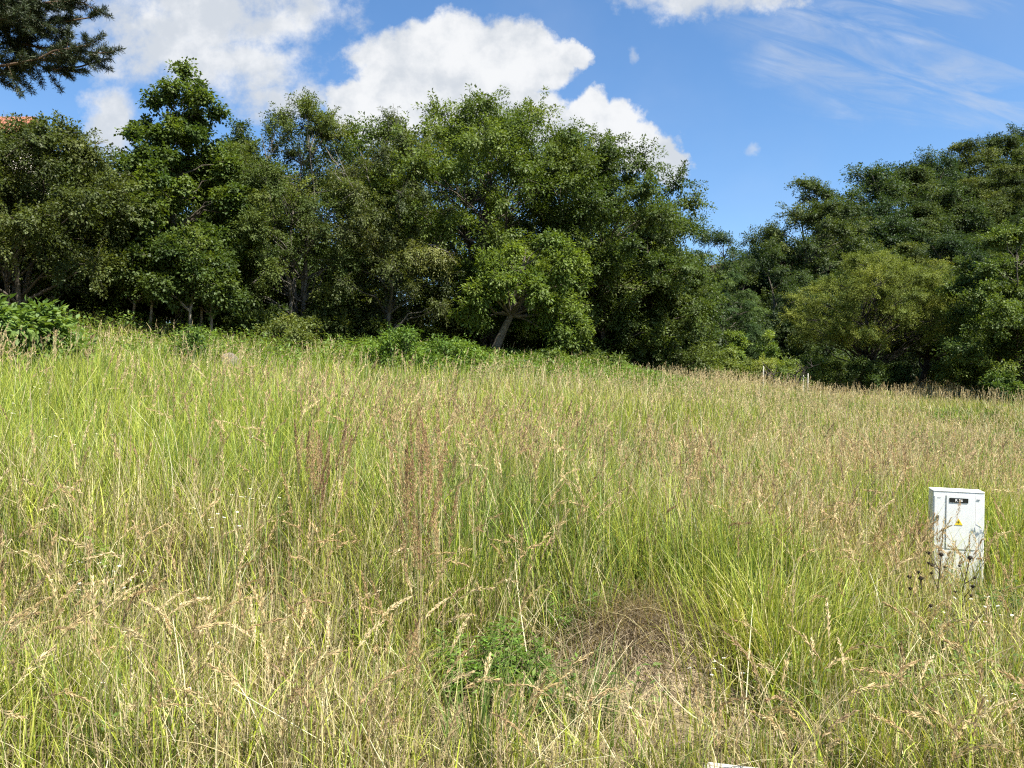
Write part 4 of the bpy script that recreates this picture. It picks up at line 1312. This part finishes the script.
# lush tufts
def tuft(label, x, y, n, L, cols, seed, w=0.008, spread=0.16, bend=0.6):
    rng = np.random.default_rng(seed)
    b = MB()
    base = np.stack([rng.normal(0, spread, n), rng.normal(0, spread * 0.7, n), np.full(n, -0.04)], 1)
    c = np.array(cols)[rng.integers(0, len(cols), n)] * np.exp(0.15 * rng.normal(size=(n, 1)))
    az = np.arctan2(base[:, 1], base[:, 0]) + rng.normal(0, 0.7, n)
    blades(b, rng, base, az, L * rng.uniform(0.5, 1.15, n), w * rng.uniform(0.6, 1.3, n), rng.normal(0.12, 0.1, n), rng.gamma(2, bend / 2, n), c * 0.7, c, 6, 0.95, 2.0)
    o = b.build('grass_tuft', M_GRASS)
    o.location = (x, y, tz(x, y))
    tag(o, label, 'grass tuft', 'lush grass tufts in the foreground')


YG = [(0.40, 0.44, 0.065), (0.33, 0.39, 0.05), (0.47, 0.47, 0.10), (0.24, 0.32, 0.05), (0.52, 0.46, 0.22)]
tuft('big yellow-green tuft right of the bare earth slip', at(765, 4.5), 4.5, 900, 0.78, YG, 420, 0.0072, 0.24, 0.95)
tuft('second yellow-green tuft spreading below the wind-bent straw', at(800, 4.15), 4.15, 420, 0.55, YG, 421, 0.0075, 0.2, 1.0)
tuft('small light tuft of broad blades at the bottom right of centre', at(868, 3.35), 3.35, 60, 0.42, YG, 422, 0.010, 0.07, 0.7)
tuft('light green tuft of long blades in the bottom left corner', at(40, 3.45), 3.45, 230, 0.62, YG, 423, 0.0065, 0.2, 0.5)
tuft('bluish green tuft of long blades at the bottom centre', at(470, 3.5), 3.5, 90, 0.6, [(0.16, 0.24, 0.06), (0.22, 0.28, 0.08)], 424, 0.008, 0.12, 0.8)
tuft('dark green tuft under the lip of the bank beside the slip', at(580, 3.9), 3.9, 130, 0.45, [(0.10, 0.17, 0.04), (0.15, 0.22, 0.05)], 425, 0.007, 0.16, 0.8)


def weed(label, x, y, H, R, seed, n=36, leaf=0.055, lw=0.3, col=(0.11, 0.19, 0.03), nl=30, group='green leafy weeds in the foreground'):
    rng = np.random.default_rng(seed)
    root = empty('leafy_weed', (x, y, tz(x, y)), label, 'weed', group)
    s, l = MB(), MB()
    for i in range(n):
        a = rng.uniform(0, 6.28); r = R * rng.random() ** 0.5
        b0 = np.array([math.cos(a) * r * 0.8, math.sin(a) * r * 0.6, -0.03])
        h = H * rng.uniform(0.6, 1.1) * (1 - 0.35 * (r / R) ** 2)
        e = b0 + np.array([rng.normal(0, 0.06), rng.normal(0, 0.06), h])
        s.tube(np.stack([b0, (b0 + e) / 2 + rng.normal(0, 0.01, 3), e]), [0.003, 0.0025, 0.0015], (0.16, 0.20, 0.06), 4)
        t = rng.uniform(0.25, 1.0, nl)
        pos = b0 + (e - b0) * t[:, None]
        ang = np.arange(nl) * 2.4 + rng.uniform(0, 6)
        ax = np.stack([np.cos(ang), np.sin(ang), rng.uniform(-0.1, 0.7, nl)], 1)
        nr = np.tile([0, 0, 1.0], (nl, 1)) + rng.normal(0, 0.3, (nl, 3))
        ln = leaf * rng.uniform(0.6, 1.3, nl) * (1.15 - 0.4 * t)
        c = np.array(col)[None] * np.exp(0.2 * rng.normal(size=(nl, 1)))
        leaf_quads(l, pos, ax, nr, ln, ln * lw, np.clip(c, 0.01, 0.6))
    s.build('stems', M_BARK, root); l.build('leaves', M_LEAF, root)


weed('thick patch of fresh green narrow-leaved weeds at the foot of the bank', at(492, 4.2), 4.2, 0.42, 0.42, 440, 60)
weed('smaller green weed patch tucked under the tall grass lip', at(560, 4.8), 4.8, 0.34, 0.28, 441, 30)
weed('dark broad-leaved weed at the left edge among dead stems', at(12, 4.0), 4.0, 0.5, 0.3, 442, 26, 0.07, 0.55, (0.13, 0.20, 0.035), 16)
weed('small light green weed left of the arching straw heads', at(95, 4.6), 4.6, 0.5, 0.2, 443, 14, 0.07, 0.55, (0.16, 0.24, 0.04), 14)
weed('dark green weed right of the cabinet foot', at(1000, 5.3), 5.3, 0.62, 0.22, 444, 22, 0.06, 0.35, (0.07, 0.12, 0.03), 34)
weed('dark green low weed in front of the cabinet', at(945, 4.6), 4.6, 0.38, 0.25, 445, 20, 0.05, 0.4, (0.10, 0.15, 0.035), 22)

# dried thistles
def thistle(label, x, y, H, lean, seed):
    rng = np.random.default_rng(seed)
    root = empty('dried_thistle', (x, y, tz(x, y)), label, 'thistle', 'dried thistles in front of the cabinet')
    s = MB()
    top = np.array([lean, 0, H])
    pts = np.array([(0, 0, -0.03), (lean * 0.3, 0.01, H * 0.4), (lean * 0.7, 0, H * 0.75), top])
    s.tube(pts, [0.005, 0.004, 0.0035, 0.003], (0.07, 0.055, 0.035), 5)
    heads = [(top, 0.016)]
    for i in range(5):
        t = rng.uniform(0.45, 0.9)
        q = np.array([lean * t, 0, H * t]); a = rng.uniform(0, 6.28)
        e = q + np.array([math.cos(a) * 0.07, math.sin(a) * 0.07, rng.uniform(0.04, 0.13)])
        s.tube(np.stack([q, e]), [0.003, 0.002], (0.07, 0.055, 0.035), 4)
        heads.append((e, rng.uniform(0.009, 0.015)))
    s.build('stalk', M_BARK, root)
    for c, r in heads:
        hb = MB()
        n = 90
        d = unit(rng, n)
        d[:, 2] = np.abs(d[:, 2]) * 0.8 - 0.1
        hb.tube([c - [0, 0, r * 0.7], c - [0, 0, r * 0.2], c + [0, 0, r * 0.5], c + [0, 0, r * 0.8]], [r * 0.35, r * 0.75, r * 0.7, r * 0.25], (0.045, 0.035, 0.025), 7)
        leaf_quads(hb, c + d * r * 0.3, d, unit(rng, n), np.full(n, r * 1.1), np.full(n, r * 0.22), np.tile((0.045, 0.036, 0.026), (n, 1)))
        hb.build('flower_head', M_BARK, root)


thistle('dried black thistle leaning right with a large dark head below the cabinet', at(950, 5.2), 5.2, 0.62, 0.12, 460)
thistle('dried black thistle with paired dark heads left of the leaning one', at(932, 5.3), 5.3, 0.60, 0.05, 461)
thistle('lowest dried thistle at the left foot of the cabinet', at(922, 5.1), 5.1, 0.46, -0.02, 462)

# white flowers
def daisies(label, x, y, n, R, H, seed, fr=0.010):
    rng = np.random.default_rng(seed)
    root = empty('white_wildflower', (x, y, tz(x, y)), label, 'wildflower', 'white wildflowers scattered in the grass')
    s = MB()
    hb, yb = MB(), MB()
    for i in range(n):
        b0 = np.array([rng.normal(0, R * 0.5), rng.normal(0, R * 0.4), -0.02]); e = b0 + np.array([rng.normal(0, 0.05), rng.normal(0, 0.05), H * rng.uniform(0.75, 1.1)])
        s.tube(np.stack([b0, (b0 + e) / 2, e]), [0.0018, 0.0015, 0.001], (0.14, 0.20, 0.06), 3)
        k = 11
        ang = np.linspace(0, 2 * np.pi, k, endpoint=False)
        ax = np.stack([np.cos(ang), np.sin(ang), np.full(k, 0.25)], 1)
        tl_ = rng.normal(0, 0.25, 2); ax[:, 2] += ax[:, 0] * tl_[0] + ax[:, 1] * tl_[1] - 0.0
        leaf_quads(hb, np.tile(e, (k, 1)), ax, np.tile([0.0, -0.3, 1.0], (k, 1)), np.full(k, fr), np.full(k, fr * 0.55), np.full((k, 3), 0.78))
        yb.tube([e - [0, 0, 0.001], e + [0, 0, 0.002], e + [0, 0, 0.0035]], [fr * 0.32, fr * 0.3, fr * 0.1], (0.6, 0.42, 0.04), 6)
    s.build('stems', M_BARK, root); hb.build('petals', M_SOFT, root); yb.build('flower_centres', M_BARK, root)


for i, (px, Y, n, R, H, lab) in enumerate([
        (15, 6.2, 14, 0.25, 0.95, 'loose spray of white daisies at the left edge of the tall grass'),
        (60, 5.6, 12, 0.25, 0.85, 'white daisies right of the left-edge spray'),
        (95, 4.3, 16, 0.3, 0.55, 'white daisies among dead stems lower left'),
        (220, 4.6, 16, 0.3, 0.72, 'white daisies beside the bent pale heads left of centre'),
        (140, 3.6, 10, 0.3, 0.35, 'few low white daisies in the lower left tangle'),
        (710, 4.0, 7, 0.15, 0.30, 'few white daisies just right of the bare earth slip'),
        (990, 4.6, 12, 0.18, 0.5, 'cluster of white daisies at the right edge below the cabinet'),
        (985, 3.7, 12, 0.28, 0.32, 'low white daisies in the bottom right corner'),
        (930, 5.0, 9, 0.25, 0.35, 'white daisies low in front of the cabinet thistles')]):
    daisies(lab, at(px, Y), Y, n, R, H, 480 + i, 0.011)
